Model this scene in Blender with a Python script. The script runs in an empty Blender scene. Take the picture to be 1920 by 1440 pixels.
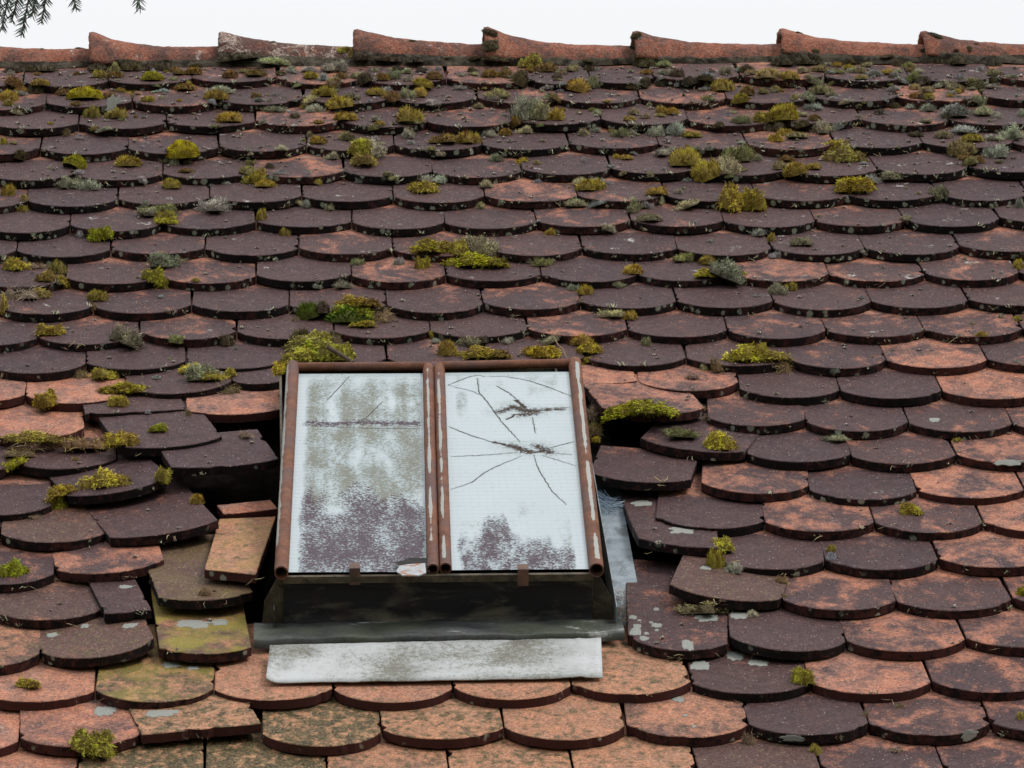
import bpy, bmesh, math, random
from mathutils import Vector, Matrix, noise
R = math.radians
random.seed(7)
scene = bpy.context.scene
C = scene.collection

# ------------------------------------------------------------------ camera
# roof frame: u = right along the ridge, v = up the slope, w = off the roof; (0,0,0) at the middle of the picture
PITCH = R(45.0)
A_, ROLL, YAW, DIST, FPX = R(21.73), R(0.7314), R(-3.195), 3.0895, 8811.3
U = Vector((1, 0, 0)); S = Vector((0, math.cos(PITCH), math.sin(PITCH))); N = Vector((0, -math.sin(PITCH), math.cos(PITCH)))
ORIGIN = Vector((0, 0, 5.0))
def cam_axes():
    r = Vector((1, 0, 0)); f = Vector((0, math.cos(A_), -math.sin(A_))); u = Vector((0, math.sin(A_), math.cos(A_)))
    Z = Matrix.Rotation(YAW, 3, 'Z')
    r, f, u = Z @ r, Z @ f, Z @ u
    c, s = math.cos(ROLL), math.sin(ROLL)
    return c * r + s * u, f, -s * r + c * u
cr, cf, cu = cam_axes()
t0 = -DIST / cf.z
CAMR = -(cf * t0)                                   # camera in roof coordinates
def W3(p): return ORIGIN + U * p[0] + S * p[1] + N * p[2]
def D3(p): return U * p[0] + S * p[1] + N * p[2]
def ray(x, y): return (cr * (x - 960) + cu * (720 - y) + cf * FPX).normalized()
def unp(x, y, h=0.0, k=0.0, v0=0.0):                # photo point -> roof point on the plane w = h + k*(v - v0)
    d = ray(x, y)
    t = (h + k * (CAMR.y - v0) - CAMR.z) / (d.z - k * d.y)
    return CAMR + d * t
def ppm(y, w=0.0):                                   # photo pixels per metre at that height of the picture
    return FPX / (unp(960, y, w) - CAMR).dot(cf)

cam = bpy.data.cameras.new('camera'); camo = bpy.data.objects.new('camera', cam); C.objects.link(camo)
cam.sensor_width = 36; cam.lens = FPX / 1920 * 36; cam.clip_start = 0.1; cam.clip_end = 800
X, Y, Zb = D3(cr), D3(cu), -D3(cf)
M = Matrix((X, Y, Zb)).transposed().to_4x4(); M.translation = W3(CAMR); camo.matrix_world = M
scene.camera = camo
scene.render.resolution_x, scene.render.resolution_y = 1024, 768

# ------------------------------------------------------------------ light: bright overcast sky, veiled sun from the right
SUN_EL, SUN_AZ = R(48), R(52)                        # azimuth measured from the camera's side (-Y) towards +X
wd = bpy.data.worlds.new('World'); scene.world = wd; wd.use_nodes = True
nt = wd.node_tree; nt.nodes.clear()
out = nt.nodes.new('ShaderNodeOutputWorld'); bg = nt.nodes.new('ShaderNodeBackground')
sky = nt.nodes.new('ShaderNodeTexSky'); sky.sky_type = 'NISHITA'; sky.sun_disc = False
sky.sun_elevation = SUN_EL; sky.sun_rotation = math.pi - SUN_AZ
tc = nt.nodes.new('ShaderNodeTexCoord'); sep = nt.nodes.new('ShaderNodeSeparateXYZ')
hs = nt.nodes.new('ShaderNodeHueSaturation'); hs.inputs['Saturation'].default_value = 0.25; hs.inputs['Value'].default_value = 1.0
mr = nt.nodes.new('ShaderNodeMapRange'); mr.inputs['From Min'].default_value = 0; mr.inputs['From Max'].default_value = 1
mr.inputs['To Min'].default_value = 5.6; mr.inputs['To Max'].default_value = 15.0
mx = nt.nodes.new('ShaderNodeMix'); mx.data_type = 'RGBA'; mx.inputs['Factor'].default_value = 0.85
cmb = nt.nodes.new('ShaderNodeCombineColor')
L = nt.links.new
L(tc.outputs['Generated'], sep.inputs[0]); L(sep.outputs['Z'], mr.inputs['Value'])
for i, k in enumerate((0.985, 1.0, 1.015)):
    mm = nt.nodes.new('ShaderNodeMath'); mm.operation = 'MULTIPLY'; mm.inputs[1].default_value = k
    L(mr.outputs[0], mm.inputs[0]); L(mm.outputs[0], cmb.inputs[i])
L(sky.outputs[0], hs.inputs['Color']); L(hs.outputs[0], mx.inputs['A']); L(cmb.outputs[0], mx.inputs['B'])
L(mx.outputs['Result'], bg.inputs['Color']); L(bg.outputs[0], out.inputs[0])
bg.inputs['Strength'].default_value = 0.105
sl = bpy.data.lights.new('sun', 'SUN'); sl.energy = 1.7; sl.angle = R(18); sl.color = (1, 0.95, 0.88)
so = bpy.data.objects.new('sun', sl); C.objects.link(so)
sd = Vector((math.sin(SUN_AZ) * math.cos(SUN_EL), -math.cos(SUN_AZ) * math.cos(SUN_EL), math.sin(SUN_EL)))
so.rotation_euler = sd.to_track_quat('Z', 'Y').to_euler(); so.location = (6, -6, 14)
scene.view_settings.view_transform = 'Standard'; scene.view_settings.look = 'None'
scene.view_settings.exposure = 0.0; scene.view_settings.gamma = 1.0

# ------------------------------------------------------------------ helpers
def link(name, verts, faces, mat=None, parent=None, smooth=False, mats=None, fm=None):
    me = bpy.data.meshes.new(name); me.from_pydata([tuple(v) for v in verts], [], faces); me.update()
    if mat: me.materials.append(mat)
    if smooth: me.polygons.foreach_set('use_smooth', [True] * len(me.polygons))
    o = bpy.data.objects.new(name, me); C.objects.link(o)
    if parent: o.parent = parent
    return o
def tag(o, label=None, cat=None, group=None, kind=None):
    if label: o['label'] = label
    if cat: o['category'] = cat
    if group: o['group'] = group
    if kind: o['kind'] = kind
    return o
def empty(name, loc): 
    o = bpy.data.objects.new(name, None); C.objects.link(o); o.location = loc; o.empty_display_size = 0.05; return o
def attr(o, name, vals, dom='POINT'):
    a = o.data.attributes.new(name, 'FLOAT', dom); a.data.foreach_set('value', vals)
def cattr(o, name, vals):
    a = o.data.color_attributes.new(name, 'FLOAT_COLOR', 'POINT'); a.data.foreach_set('color', vals)

class NB:                                             # small node-building helper
    def __init__(s, name, rough=0.85):
        s.m = bpy.data.materials.new(name); s.m.use_nodes = True; s.t = s.m.node_tree; s.b = s.t.nodes['Principled BSDF']
        s.b.inputs['Roughness'].default_value = rough; s.b.inputs['Specular IOR Level'].default_value = 0.3
    def n(s, typ, **kw):
        x = s.t.nodes.new(typ)
        for k, v in kw.items(): setattr(x, k, v)
        return x
    def put(s, sock, v):
        if v is None: return
        if hasattr(v, 'is_output'): s.t.links.new(v, sock)
        elif isinstance(v, (tuple, list)) and len(v) == 3 and sock.type == 'RGBA': sock.default_value = (*v, 1)
        else: sock.default_value = v
    def math(s, op, a, b=None, c=None, clamp=False):
        x = s.n('ShaderNodeMath', operation=op, use_clamp=clamp)
        s.put(x.inputs[0], a); s.put(x.inputs[1], b); s.put(x.inputs[2], c); return x.outputs[0]
    def mix(s, f, a, b, blend='MIX'):
        x = s.n('ShaderNodeMix', data_type='RGBA', blend_type=blend)
        s.put(x.inputs['Factor'], f); s.put(x.inputs['A'], a); s.put(x.inputs['B'], b); return x.outputs['Result']
    def step(s, v, lo, hi, a=0.0, b=1.0):
        x = s.n('ShaderNodeMapRange', interpolation_type='SMOOTHSTEP')
        s.put(x.inputs['Value'], v); s.put(x.inputs['From Min'], lo); s.put(x.inputs['From Max'], hi)
        s.put(x.inputs['To Min'], a); s.put(x.inputs['To Max'], b); return x.outputs[0]
    def noise(s, vec, scale, detail=4, rough=0.55, dist=0.0):
        x = s.n('ShaderNodeTexNoise'); s.put(x.inputs['Vector'], vec); s.put(x.inputs['Scale'], scale)
        s.put(x.inputs['Detail'], detail); s.put(x.inputs['Roughness'], rough); s.put(x.inputs['Distortion'], dist); return x.outputs['Fac']
    def voro(s, vec, scale, feat='F1', out='Distance'):
        x = s.n('ShaderNodeTexVoronoi', feature=feat); s.put(x.inputs['Vector'], vec); s.put(x.inputs['Scale'], scale); return x.outputs[out]
    def oattr(s, name): 
        x = s.n('ShaderNodeAttribute', attribute_type='OBJECT', attribute_name=name); return x.outputs['Fac']
    def gattr(s, name, o='Fac'):
        x = s.n('ShaderNodeAttribute', attribute_type='GEOMETRY', attribute_name=name); return x.outputs[o]
    def coords(s, shift=True):
        tcn = s.n('ShaderNodeTexCoord'); oi = s.n('ShaderNodeObjectInfo')
        if not shift: return tcn.outputs['Object'], oi
        v = s.n('ShaderNodeVectorMath', operation='ADD'); 
        cx = s.n('ShaderNodeCombineXYZ')
        s.put(cx.inputs[0], s.math('MULTIPLY', oi.outputs['Random'], 61.0)); s.put(cx.inputs[1], s.math('MULTIPLY', oi.outputs['Random'], 37.0))
        s.put(v.inputs[0], tcn.outputs['Object']); s.put(v.inputs[1], cx.outputs[0]); return v.outputs[0], oi
    def bump(s, h, strength=0.3, dist=0.002):
        x = s.n('ShaderNodeBump'); s.put(x.inputs['Height'], h); s.put(x.inputs['Strength'], strength); s.put(x.inputs['Distance'], dist)
        s.put(s.b.inputs['Normal'], x.outputs[0])
    def color(s, c): s.put(s.b.inputs['Base Color'], c)

# ------------------------------------------------------------------ materials
def mat_tile():
    k = NB('weathered_clay', 0.88)
    vec, oi = k.coords(); obj = k.n('ShaderNodeTexCoord').outputs['Object']
    sp = k.n('ShaderNodeSeparateXYZ'); k.put(sp.inputs[0], obj)
    y = sp.outputs['Y']
    pat, gri, alg, lic = k.oattr('patina'), k.oattr('grime'), k.oattr('algae'), k.oattr('lichen')
    st = k.n('ShaderNodeMapping'); k.put(st.inputs['Vector'], vec); st.inputs['Scale'].default_value = (1, 0.75, 1)
    v2 = st.outputs[0]
    big = k.noise(v2, 13, 6, 0.62, 0.6); mid = k.noise(v2, 48, 5, 0.65, 0.3); fine = k.noise(vec, 300, 4, 0.8); grain = k.noise(vec, 1100, 2, 0.8)
    # how much of the black-brown skin is left
    q = k.math('ADD', big, k.math('MULTIPLY', k.math('SUBTRACT', mid, 0.5), 0.65))
    q = k.math('ADD', q, k.math('MULTIPLY', k.math('SUBTRACT', fine, 0.5), 0.34))
    q = k.math('ADD', q, k.math('MULTIPLY', k.math('SUBTRACT', pat, 0.5), 0.78))
    q = k.math('SUBTRACT', q, k.math('MULTIPLY', k.oattr('fresh'), k.math('ADD', k.step(y, 0.06, 0.13, 0.0, 0.12), k.step(k.math('ADD', y, k.math('MULTIPLY', k.math('SUBTRACT', big, 0.5), 0.09)), 0.112, 0.15, 0.0, 0.36))))
    skin = k.step(q, 0.30, 0.60)
    clay = k.mix(k.step(mid, 0.3, 0.7), (0.37, 0.145, 0.090), (0.43, 0.200, 0.130))
    clay = k.mix(k.step(big, 0.45, 0.75), clay, (0.33, 0.195, 0.155))
    clay = k.mix(k.math('MULTIPLY', k.step(fine, 0.52, 0.72), 0.6), clay, (0.15, 0.068, 0.05))
    clay = k.mix(k.math('MULTIPLY', k.step(k.noise(v2, 27, 5, 0.7, 0.4), 0.42, 0.62), 0.58), clay, (0.130, 0.076, 0.072))
    dark = k.mix(k.step(mid, 0.32, 0.7), (0.025, 0.0155, 0.021), (0.049, 0.032, 0.040))
    dark = k.mix(k.math('MULTIPLY', oi.outputs['Random'], 0.45), dark, (0.075, 0.042, 0.042))
    dark = k.mix(k.math('MULTIPLY', k.step(fine, 0.54, 0.72), 0.55), dark, (0.13, 0.098, 0.095))
    col = k.mix(k.math('MULTIPLY', skin, 0.93), clay, dark)
    col = k.mix(k.math('MULTIPLY', gri, k.math('SUBTRACT', 1.0, k.math('MULTIPLY', skin, 0.7))), col, k.mix(k.step(fine, 0.42, 0.6), (0.38, 0.185, 0.10), (0.50, 0.295, 0.165)))
    # dull olive film and black specks (lower middle of the roof)
    gs = k.n('ShaderNodeSeparateColor'); k.put(gs.inputs[0], k.voro(vec, 330, out='Color')); g1 = gs.outputs[0]
    g2s = k.n('ShaderNodeSeparateColor'); k.put(g2s.inputs[0], k.voro(v2, 120, out='Color'))
    fq = k.math('ADD', k.math('ADD', k.math('MULTIPLY', g1, 0.34), k.math('MULTIPLY', g2s.outputs[1], 0.26)), k.math('MULTIPLY', k.step(mid, 0.33, 0.67), 0.40))
    film = k.step(k.math('ADD', fq, k.math('MULTIPLY', k.math('SUBTRACT', gri, 0.5), 0.62)), 0.52, 0.70)
    col = k.mix(k.math('MULTIPLY', film, k.math('MINIMUM', 1.0, k.math('MULTIPLY', gri, 4.0))), col, k.mix(g1, (0.040, 0.032, 0.018), (0.125, 0.095, 0.048)))
    col = k.mix(1.0, col, k.mix(g1, (0.62, 0.62, 0.62), (1.42, 1.40, 1.38)), 'MULTIPLY')
    # yellow-green algae wash
    ag = k.math('MULTIPLY', alg, k.step(k.noise(vec, 12, 3), 0.36, 0.6))
    col = k.mix(k.math('MULTIPLY', ag, k.step(fine, 0.25, 0.6)), col, (0.27, 0.235, 0.035))
    # pale specks
    sk = k.voro(vec, 190); sr = k.voro(vec, 190, out='Color'); ss = k.n('ShaderNodeSeparateColor'); k.put(ss.inputs[0], sr)
    dots = k.math('MULTIPLY', k.math('LESS_THAN', sk, k.math('MULTIPLY', ss.outputs[0], 0.26)), k.math('GREATER_THAN', ss.outputs[1], 0.60))
    col = k.mix(k.math('MULTIPLY', dots, 0.75), col, (0.42, 0.36, 0.33))
    cr1 = k.step(k.math('ADD', k.noise(vec, 20, 4, 0.6, 0.1), k.math('MULTIPLY', lic, 0.10)), 0.72, 0.82)
    col = k.mix(k.math('MULTIPLY', cr1, k.step(ss.outputs[2], 0.35, 0.55)), col, (0.46, 0.45, 0.42))
    # broken edge: maroon body and black crust, both deepened with painted gap shade, grey-green lichen blotches
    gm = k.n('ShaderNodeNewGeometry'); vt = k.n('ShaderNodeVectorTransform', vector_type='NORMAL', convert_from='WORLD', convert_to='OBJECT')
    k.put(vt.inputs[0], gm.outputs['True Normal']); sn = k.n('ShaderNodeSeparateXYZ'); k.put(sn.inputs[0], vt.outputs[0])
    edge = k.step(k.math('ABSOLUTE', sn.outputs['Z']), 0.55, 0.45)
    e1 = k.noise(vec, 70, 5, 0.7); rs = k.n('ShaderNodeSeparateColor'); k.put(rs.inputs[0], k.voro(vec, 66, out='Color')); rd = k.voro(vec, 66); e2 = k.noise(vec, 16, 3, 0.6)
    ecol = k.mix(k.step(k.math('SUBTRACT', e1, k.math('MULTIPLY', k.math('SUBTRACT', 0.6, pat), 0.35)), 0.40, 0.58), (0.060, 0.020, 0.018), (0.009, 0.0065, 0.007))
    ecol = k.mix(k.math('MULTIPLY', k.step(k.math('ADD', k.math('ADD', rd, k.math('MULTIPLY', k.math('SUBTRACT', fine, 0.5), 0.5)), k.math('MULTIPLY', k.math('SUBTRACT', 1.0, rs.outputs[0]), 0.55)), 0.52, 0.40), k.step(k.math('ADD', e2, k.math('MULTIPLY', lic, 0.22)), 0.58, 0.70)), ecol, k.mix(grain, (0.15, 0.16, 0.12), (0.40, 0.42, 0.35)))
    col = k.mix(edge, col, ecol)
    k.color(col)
    h = k.math('ADD', k.math('MULTIPLY', fine, 0.5), k.math('ADD', k.math('MULTIPLY', mid, 1.2), k.math('MULTIPLY', dots, 0.5)))
    k.bump(h, 0.8, 0.0020)
    k.put(k.b.inputs['Roughness'], k.step(fine, 0.2, 0.8, 0.50, 0.82)); k.b.inputs['Specular IOR Level'].default_value = 0.16
    return k.m
def mat_ridge():
    k = NB('ridge_clay', 0.9); vec, oi = k.coords()
    big = k.noise(vec, 11, 6, 0.65, 0.4); fine = k.noise(vec, 260, 4, 0.7); mid = k.noise(vec, 60, 4, 0.65)
    col = k.mix(k.step(mid, 0.3, 0.7), (0.25, 0.088, 0.058), (0.34, 0.155, 0.108))
    d = k.math('ADD', big, k.math('MULTIPLY', k.math('SUBTRACT', mid, 0.5), 0.5)); d = k.math('ADD', d, k.math('MULTIPLY', k.oattr('grime'), 0.22))
    col = k.mix(k.math('MULTIPLY', k.step(d, 0.46, 0.72), 0.85), col, (0.085, 0.055, 0.05))
    col = k.mix(k.math('MULTIPLY', k.step(fine, 0.55, 0.75), 0.45), col, (0.12, 0.065, 0.05))
    pl = k.step(k.math('ADD', k.noise(vec, 20, 6, 0.7, 0.6), k.math('MULTIPLY', k.oattr('lichen'), 0.17)), 0.66, 0.74)
    col = k.mix(k.math('MULTIPLY', pl, k.step(fine, 0.4, 0.55)), col, (0.45, 0.36, 0.31))
    gs = k.n('ShaderNodeSeparateColor'); k.put(gs.inputs[0], k.voro(vec, 330, out='Color')); col = k.mix(1.0, col, k.mix(gs.outputs[0], (0.6, 0.6, 0.6), (1.4, 1.4, 1.4)), 'MULTIPLY')
    k.b.inputs['Specular IOR Level'].default_value = 0.15
    k.color(col); k.bump(k.math('ADD', fine, mid), 0.9, 0.003); return k.m
def mat_simple(name, c1, c2, scale=60, rough=0.85, metal=0.0, bump=0.3, c3=None, s3=14, spec=0.3):
    k = NB(name, rough); vec, oi = k.coords()
    a = k.noise(vec, scale, 5, 0.65, 0.3); f = k.noise(vec, scale * 7, 3, 0.7)
    col = k.mix(k.step(a, 0.35, 0.65), c1, c2)
    if c3: col = k.mix(k.step(k.math('ADD', k.noise(vec, s3, 6, 0.7, 0.8), k.math('MULTIPLY', k.math('SUBTRACT', f, 0.5), 0.15)), 0.5, 0.62), col, c3)
    k.color(col); k.b.inputs['Metallic'].default_value = metal; k.b.inputs['Specular IOR Level'].default_value = spec
    k.bump(k.math('ADD', a, k.math('MULTIPLY', f, 0.6)), bump, 0.002); return k.m
def mat_moss():
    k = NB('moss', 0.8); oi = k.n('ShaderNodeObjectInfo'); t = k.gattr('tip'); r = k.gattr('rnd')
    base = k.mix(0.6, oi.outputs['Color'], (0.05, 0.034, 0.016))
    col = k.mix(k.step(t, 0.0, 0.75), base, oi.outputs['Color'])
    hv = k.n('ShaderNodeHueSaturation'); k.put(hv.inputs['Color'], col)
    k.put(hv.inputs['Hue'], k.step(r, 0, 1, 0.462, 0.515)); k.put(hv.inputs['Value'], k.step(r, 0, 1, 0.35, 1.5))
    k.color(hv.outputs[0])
    k.b.inputs['Subsurface Weight'].default_value = 0.0; k.b.inputs['Specular IOR Level'].default_value = 0.2
    return k.m
def mat_glass():
    k = NB('wired_glass', 0.16); k.b.inputs['Specular IOR Level'].default_value = 0.55
    vec, oi = k.coords(False)
    s = k.n('ShaderNodeSeparateXYZ'); k.put(s.inputs[0], vec)
    dc = k.n('ShaderNodeSeparateColor'); k.put(dc.inputs[0], k.gattr('dirt', 'Color'))
    def lines(v, w):
        fr = k.math('FRACT', k.math('MULTIPLY', v, 80.0)); return k.math('LESS_THAN', k.math('ABSOLUTE', k.math('SUBTRACT', fr, 0.5)), w)
    ce = k.n('ShaderNodeSeparateColor'); k.put(ce.inputs[0], k.voro(vec, 430, out='Color')); cell = ce.outputs[0]
    col = k.mix(k.noise(vec, 9, 3), (0.35, 0.415, 0.45), (0.43, 0.495, 0.525))
    col = k.mix(k.math('MULTIPLY', lines(s.outputs['Y'], 0.11), 0.42), col, (0.30, 0.37, 0.40))
    col = k.mix(k.math('MULTIPLY', lines(s.outputs['X'], 0.07), 0.2), col, (0.30, 0.37, 0.40))
    f = k.noise(vec, 420, 3, 0.8); m2 = k.noise(vec, 150, 5, 0.8)
    def cov(ch, lo, hi): 
        return k.step(k.math('ADD', k.math('ADD', ch, k.math('MULTIPLY', k.math('MULTIPLY', k.math('SUBTRACT', cell, 0.5), 0.62), k.step(ch, 0.03, 0.3))), k.math('MULTIPLY', k.math('MULTIPLY', k.math('SUBTRACT', m2, 0.5), 2.0), k.step(ch, 0.02, 0.25))), lo, hi)
    col = k.mix(k.math('MULTIPLY', cov(dc.outputs[1], 0.14, 0.86), 0.85), col, k.mix(m2, (0.10, 0.102, 0.060), (0.235, 0.228, 0.19)))
    col = k.mix(k.math('MULTIPLY', cov(dc.outputs[0], 0.20, 0.74), 0.93), col, k.mix(f, (0.045, 0.028, 0.038), (0.115, 0.08, 0.098)))
    col = k.mix(k.step(k.math('ADD', k.math('ADD', dc.outputs[2], k.math('MULTIPLY', k.math('SUBTRACT', cell, 0.5), 0.5)), k.math('MULTIPLY', k.math('SUBTRACT', m2, 0.5), 1.2)), 0.24, 0.56), col, (0.055, 0.04, 0.032))
    k.color(col)
    dm = k.math('MAXIMUM', dc.outputs[0], k.math('MAXIMUM', dc.outputs[1], dc.outputs[2]), clamp=True)
    k.put(k.b.inputs['Roughness'], k.step(dm, 0.0, 0.6, 0.16, 0.8)); k.put(k.b.inputs['Specular IOR Level'], k.step(dm, 0.1, 0.5, 0.5, 0.08))
    k.bump(k.math('ADD', lines(s.outputs['Y'], 0.12), f), 0.12, 0.001); return k.m
def mat_tube():
    k = NB('rusty_painted_tube', 0.6); vec, oi = k.coords()
    a = k.noise(vec, 40, 5, 0.7); f = k.noise(vec, 420, 4, 0.75); b = k.noise(vec, 9, 3)
    col = k.mix(k.step(a, 0.35, 0.65), (0.13, 0.052, 0.031), (0.225, 0.092, 0.050))
    col = k.mix(k.math('MULTIPLY', k.step(b, 0.45, 0.65), 0.75), col, (0.13, 0.082, 0.078))
    col = k.mix(k.math('MULTIPLY', k.step(f, 0.46, 0.66), 0.6), col, (0.060, 0.036, 0.032))
    p = k.step(k.math('ADD', k.gattr('paint'), k.math('MULTIPLY', k.math('SUBTRACT', a, 0.5), 0.8)), 0.34, 0.44)
    col = k.mix(p, col, k.mix(f, (0.27, 0.275, 0.255), (0.44, 0.455, 0.43)))
    k.color(col); k.bump(k.math('ADD', f, a), 0.6, 0.0016); k.b.inputs['Specular IOR Level'].default_value = 0.15; return k.m
def mat_upstand():
    k = NB('tarred_sheet', 0.7); vec, oi = k.coords(False)
    st = k.n('ShaderNodeMapping'); k.put(st.inputs['Vector'], vec); st.inputs['Scale'].default_value = (0.45, 1, 1.6)
    a = k.noise(st.outputs[0], 22, 6, 0.65, 0.5); f = k.noise(vec, 300, 4, 0.7); 
    col = k.mix(k.step(a, 0.46, 0.72), (0.014, 0.012, 0.018), (0.15, 0.13, 0.10))
    col = k.mix(k.math('MULTIPLY', k.step(k.noise(vec, 17, 4), 0.55, 0.7), 0.6), col, (0.045, 0.022, 0.026))
    col = k.mix(k.math('MULTIPLY', f, 0.25), col, (0.05, 0.045, 0.04))
    k.color(col); k.bump(a, 0.3, 0.003); return k.m
def mat_flash():
    k = NB('old_lead_flashing', 0.5); vec, oi = k.coords(False)
    st = k.n('ShaderNodeMapping'); k.put(st.inputs['Vector'], vec); st.inputs['Scale'].default_value = (0.5, 1.4, 1.4)
    a = k.noise(st.outputs[0], 16, 6, 0.65, 0.6); f = k.noise(vec, 260, 4, 0.7); g = k.noise(vec, 7, 4)
    col = k.mix(k.step(a, 0.35, 0.7), (0.030, 0.031, 0.036), (0.105, 0.11, 0.118))
    col = k.mix(k.math('MULTIPLY', k.step(g, 0.42, 0.62), 0.7), col, (0.065, 0.078, 0.048))
    col = k.mix(k.step(k.math('ADD', a, k.math('MULTIPLY', f, 0.12)), 0.66, 0.76), col, (0.42, 0.43, 0.42))
    col = k.mix(k.math('MULTIPLY', k.step(k.noise(vec, 130, 5, 0.8), 0.46, 0.62), 0.6), col, (0.028, 0.027, 0.022))
    col = k.mix(k.math('MULTIPLY', k.step(f, 0.5, 0.7), 0.4), col, (0.16, 0.165, 0.15))
    k.color(col); k.bump(k.math('ADD', a, k.math('MULTIPLY', f, 0.4)), 0.35, 0.003); return k.m
def mat_zinc():
    k = NB('weathered_zinc', 0.55); vec, oi = k.coords(False)
    a = k.noise(vec, 8, 4, 0.6, 0.2); f = k.noise(vec, 330, 4, 0.85); m = k.noise(vec, 110, 5, 0.75)
    col = k.mix(k.step(a, 0.35, 0.65), (0.49, 0.51, 0.52), (0.33, 0.345, 0.34))
    st = k.math('ADD', k.noise(vec, 8.5, 3, 0.5, 0.2), k.math('MULTIPLY', k.math('SUBTRACT', m, 0.5), 0.9)); st = k.math('ADD', st, k.math('MULTIPLY', k.math('SUBTRACT', f, 0.5), 0.9))
    col = k.mix(k.math('MULTIPLY', k.step(st, 0.44, 0.70), 0.85), col, (0.13, 0.12, 0.085))
    col = k.mix(k.math('MULTIPLY', k.step(f, 0.6, 0.72), 0.5), col, (0.72, 0.72, 0.69))
    col = k.mix(k.math('MULTIPLY', k.step(f, 0.40, 0.30), 0.4), col, (0.16, 0.16, 0.145))
    k.color(col); k.bump(k.math('ADD', m, f), 0.25, 0.001); return k.m
MT, MR, MM, MG, MTU, MUP, MFL, MZ = mat_tile(), mat_ridge(), mat_moss(), mat_glass(), mat_tube(), mat_upstand(), mat_flash(), mat_zinc()
MDECKSHADE = mat_simple('boards_with_gap_shade', (0.006, 0.005, 0.0045), (0.014, 0.011, 0.009), 30, 0.95, 0, 0.3, None, 14, 0.02)  # near-black: shade inside the gaps is put into the colour of deck and trays
MMORT = mat_simple('old_mortar', (0.032, 0.026, 0.020), (0.095, 0.080, 0.060), 45, 0.95, 0, 1.0, (0.018, 0.015, 0.012), 22, 0.1)
MGRASS = mat_simple('meadow', (0.035, 0.055, 0.018), (0.06, 0.085, 0.03), 2)
MCRUST = mat_simple('lichen_crust', (0.22, 0.235, 0.21), (0.40, 0.41, 0.38), 260, 0.95, 0, 0.6)
MBROWN = mat_simple('rust_brown_sheet', (0.085, 0.05, 0.04), (0.16, 0.08, 0.055), 50, 0.6)
MSIDE = mat_simple('olive_brown_sheet', (0.06, 0.045, 0.03), (0.13, 0.105, 0.07), 35, 0.6, 0, 0.3, (0.035, 0.03, 0.028), 12)
MZB = mat_simple('blue_grey_zinc', (0.20, 0.245, 0.28), (0.30, 0.35, 0.385), 40, 0.5, 0, 0.25, (0.12, 0.14, 0.15), 18)
MBARK = mat_simple('bark', (0.06, 0.04, 0.025), (0.11, 0.075, 0.05), 80)
MNEED = mat_simple('spruce_needles', (0.028, 0.052, 0.034), (0.06, 0.098, 0.066), 90, 0.6)
MLIT = mat_simple('dry_needles', (0.16, 0.085, 0.045), (0.34, 0.22, 0.13), 300, 0.8)
MWEB = mat_simple('dusty_cobweb', (0.20, 0.28, 0.38), (0.35, 0.44, 0.52), 200, 0.9)

# ------------------------------------------------------------------ setting
g = link('ground', [(-400, -400, 0), (400, -400, 0), (400, 400, 0), (-400, 400, 0)], [(0, 1, 2, 3)], MGRASS); tag(g, kind='structure')
EXP, TH, TK = 0.15, 0.112, 0.0155                     # exposure, tile tilt, tile thickness
ROW1 = unp(960, 149).y
VR = ROW1 + 0.25                                      # ridge line
def slab(name, pts, th, mat, parent=None, inv=None, bev=0.0):      # roof-frame polygon (top face) extruded away from the viewer
    n = len(pts); P = [W3(p) for p in pts] + [W3((p[0], p[1], p[2] - th)) for p in pts]
    F = [tuple(range(n)), tuple(reversed(range(n, 2 * n)))] + [(i, n + i, n + (i + 1) % n, (i + 1) % n) for i in range(n)]
    o = link(name, P, F, mat, parent)
    return o
ap = W3((0, VR, -0.085))
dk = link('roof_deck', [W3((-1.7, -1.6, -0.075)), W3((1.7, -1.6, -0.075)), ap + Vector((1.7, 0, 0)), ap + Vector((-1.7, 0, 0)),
      ap + Vector((1.7, 1.9, -1.9)), ap + Vector((-1.7, 1.9, -1.9))], [(0, 1, 2, 3), (3, 2, 4, 5)], MDECKSHADE); tag(dk, kind='structure')

# ------------------------------------------------------------------ roof tiles
ORD = ['zeroth', 'first', 'second', 'third', 'fourth', 'fifth', 'sixth', 'seventh', 'eighth', 'ninth', 'tenth', 'eleventh', 'twelfth', 'thirteenth',
       'fourteenth', 'fifteenth', 'sixteenth', 'seventeenth', 'eighteenth', 'nineteenth', 'twentieth']
def rough_outline(pts, amp, rng, seg=0.006, keep=None):           # resample a closed outline and roughen it
    o = []
    n = len(pts)
    for i in range(n):
        a, b = Vector(pts[i]), Vector(pts[(i + 1) % n]); d = (b - a).length; m = max(1, int(d / seg))
        for j in range(m):
            p = a.lerp(b, j / m); q = Vector((p.x * 90 + rng, p.y * 90, rng * 3.1))
            if p.y < 0.17:
                k = noise.noise(q) * 0.6 + noise.noise(q * 2.7) * 0.4
                c = noise.noise(q * 0.55 + Vector((7, 3, 1)))
                dirn = Vector((b.y - a.y, -(b.x - a.x))); dirn = dirn.normalized() if dirn.length else dirn
                p = p - dirn * (amp * abs(k) + (max(0, c - 0.34) * 0.020))
            o.append((p.x, p.y))
    return o
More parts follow.
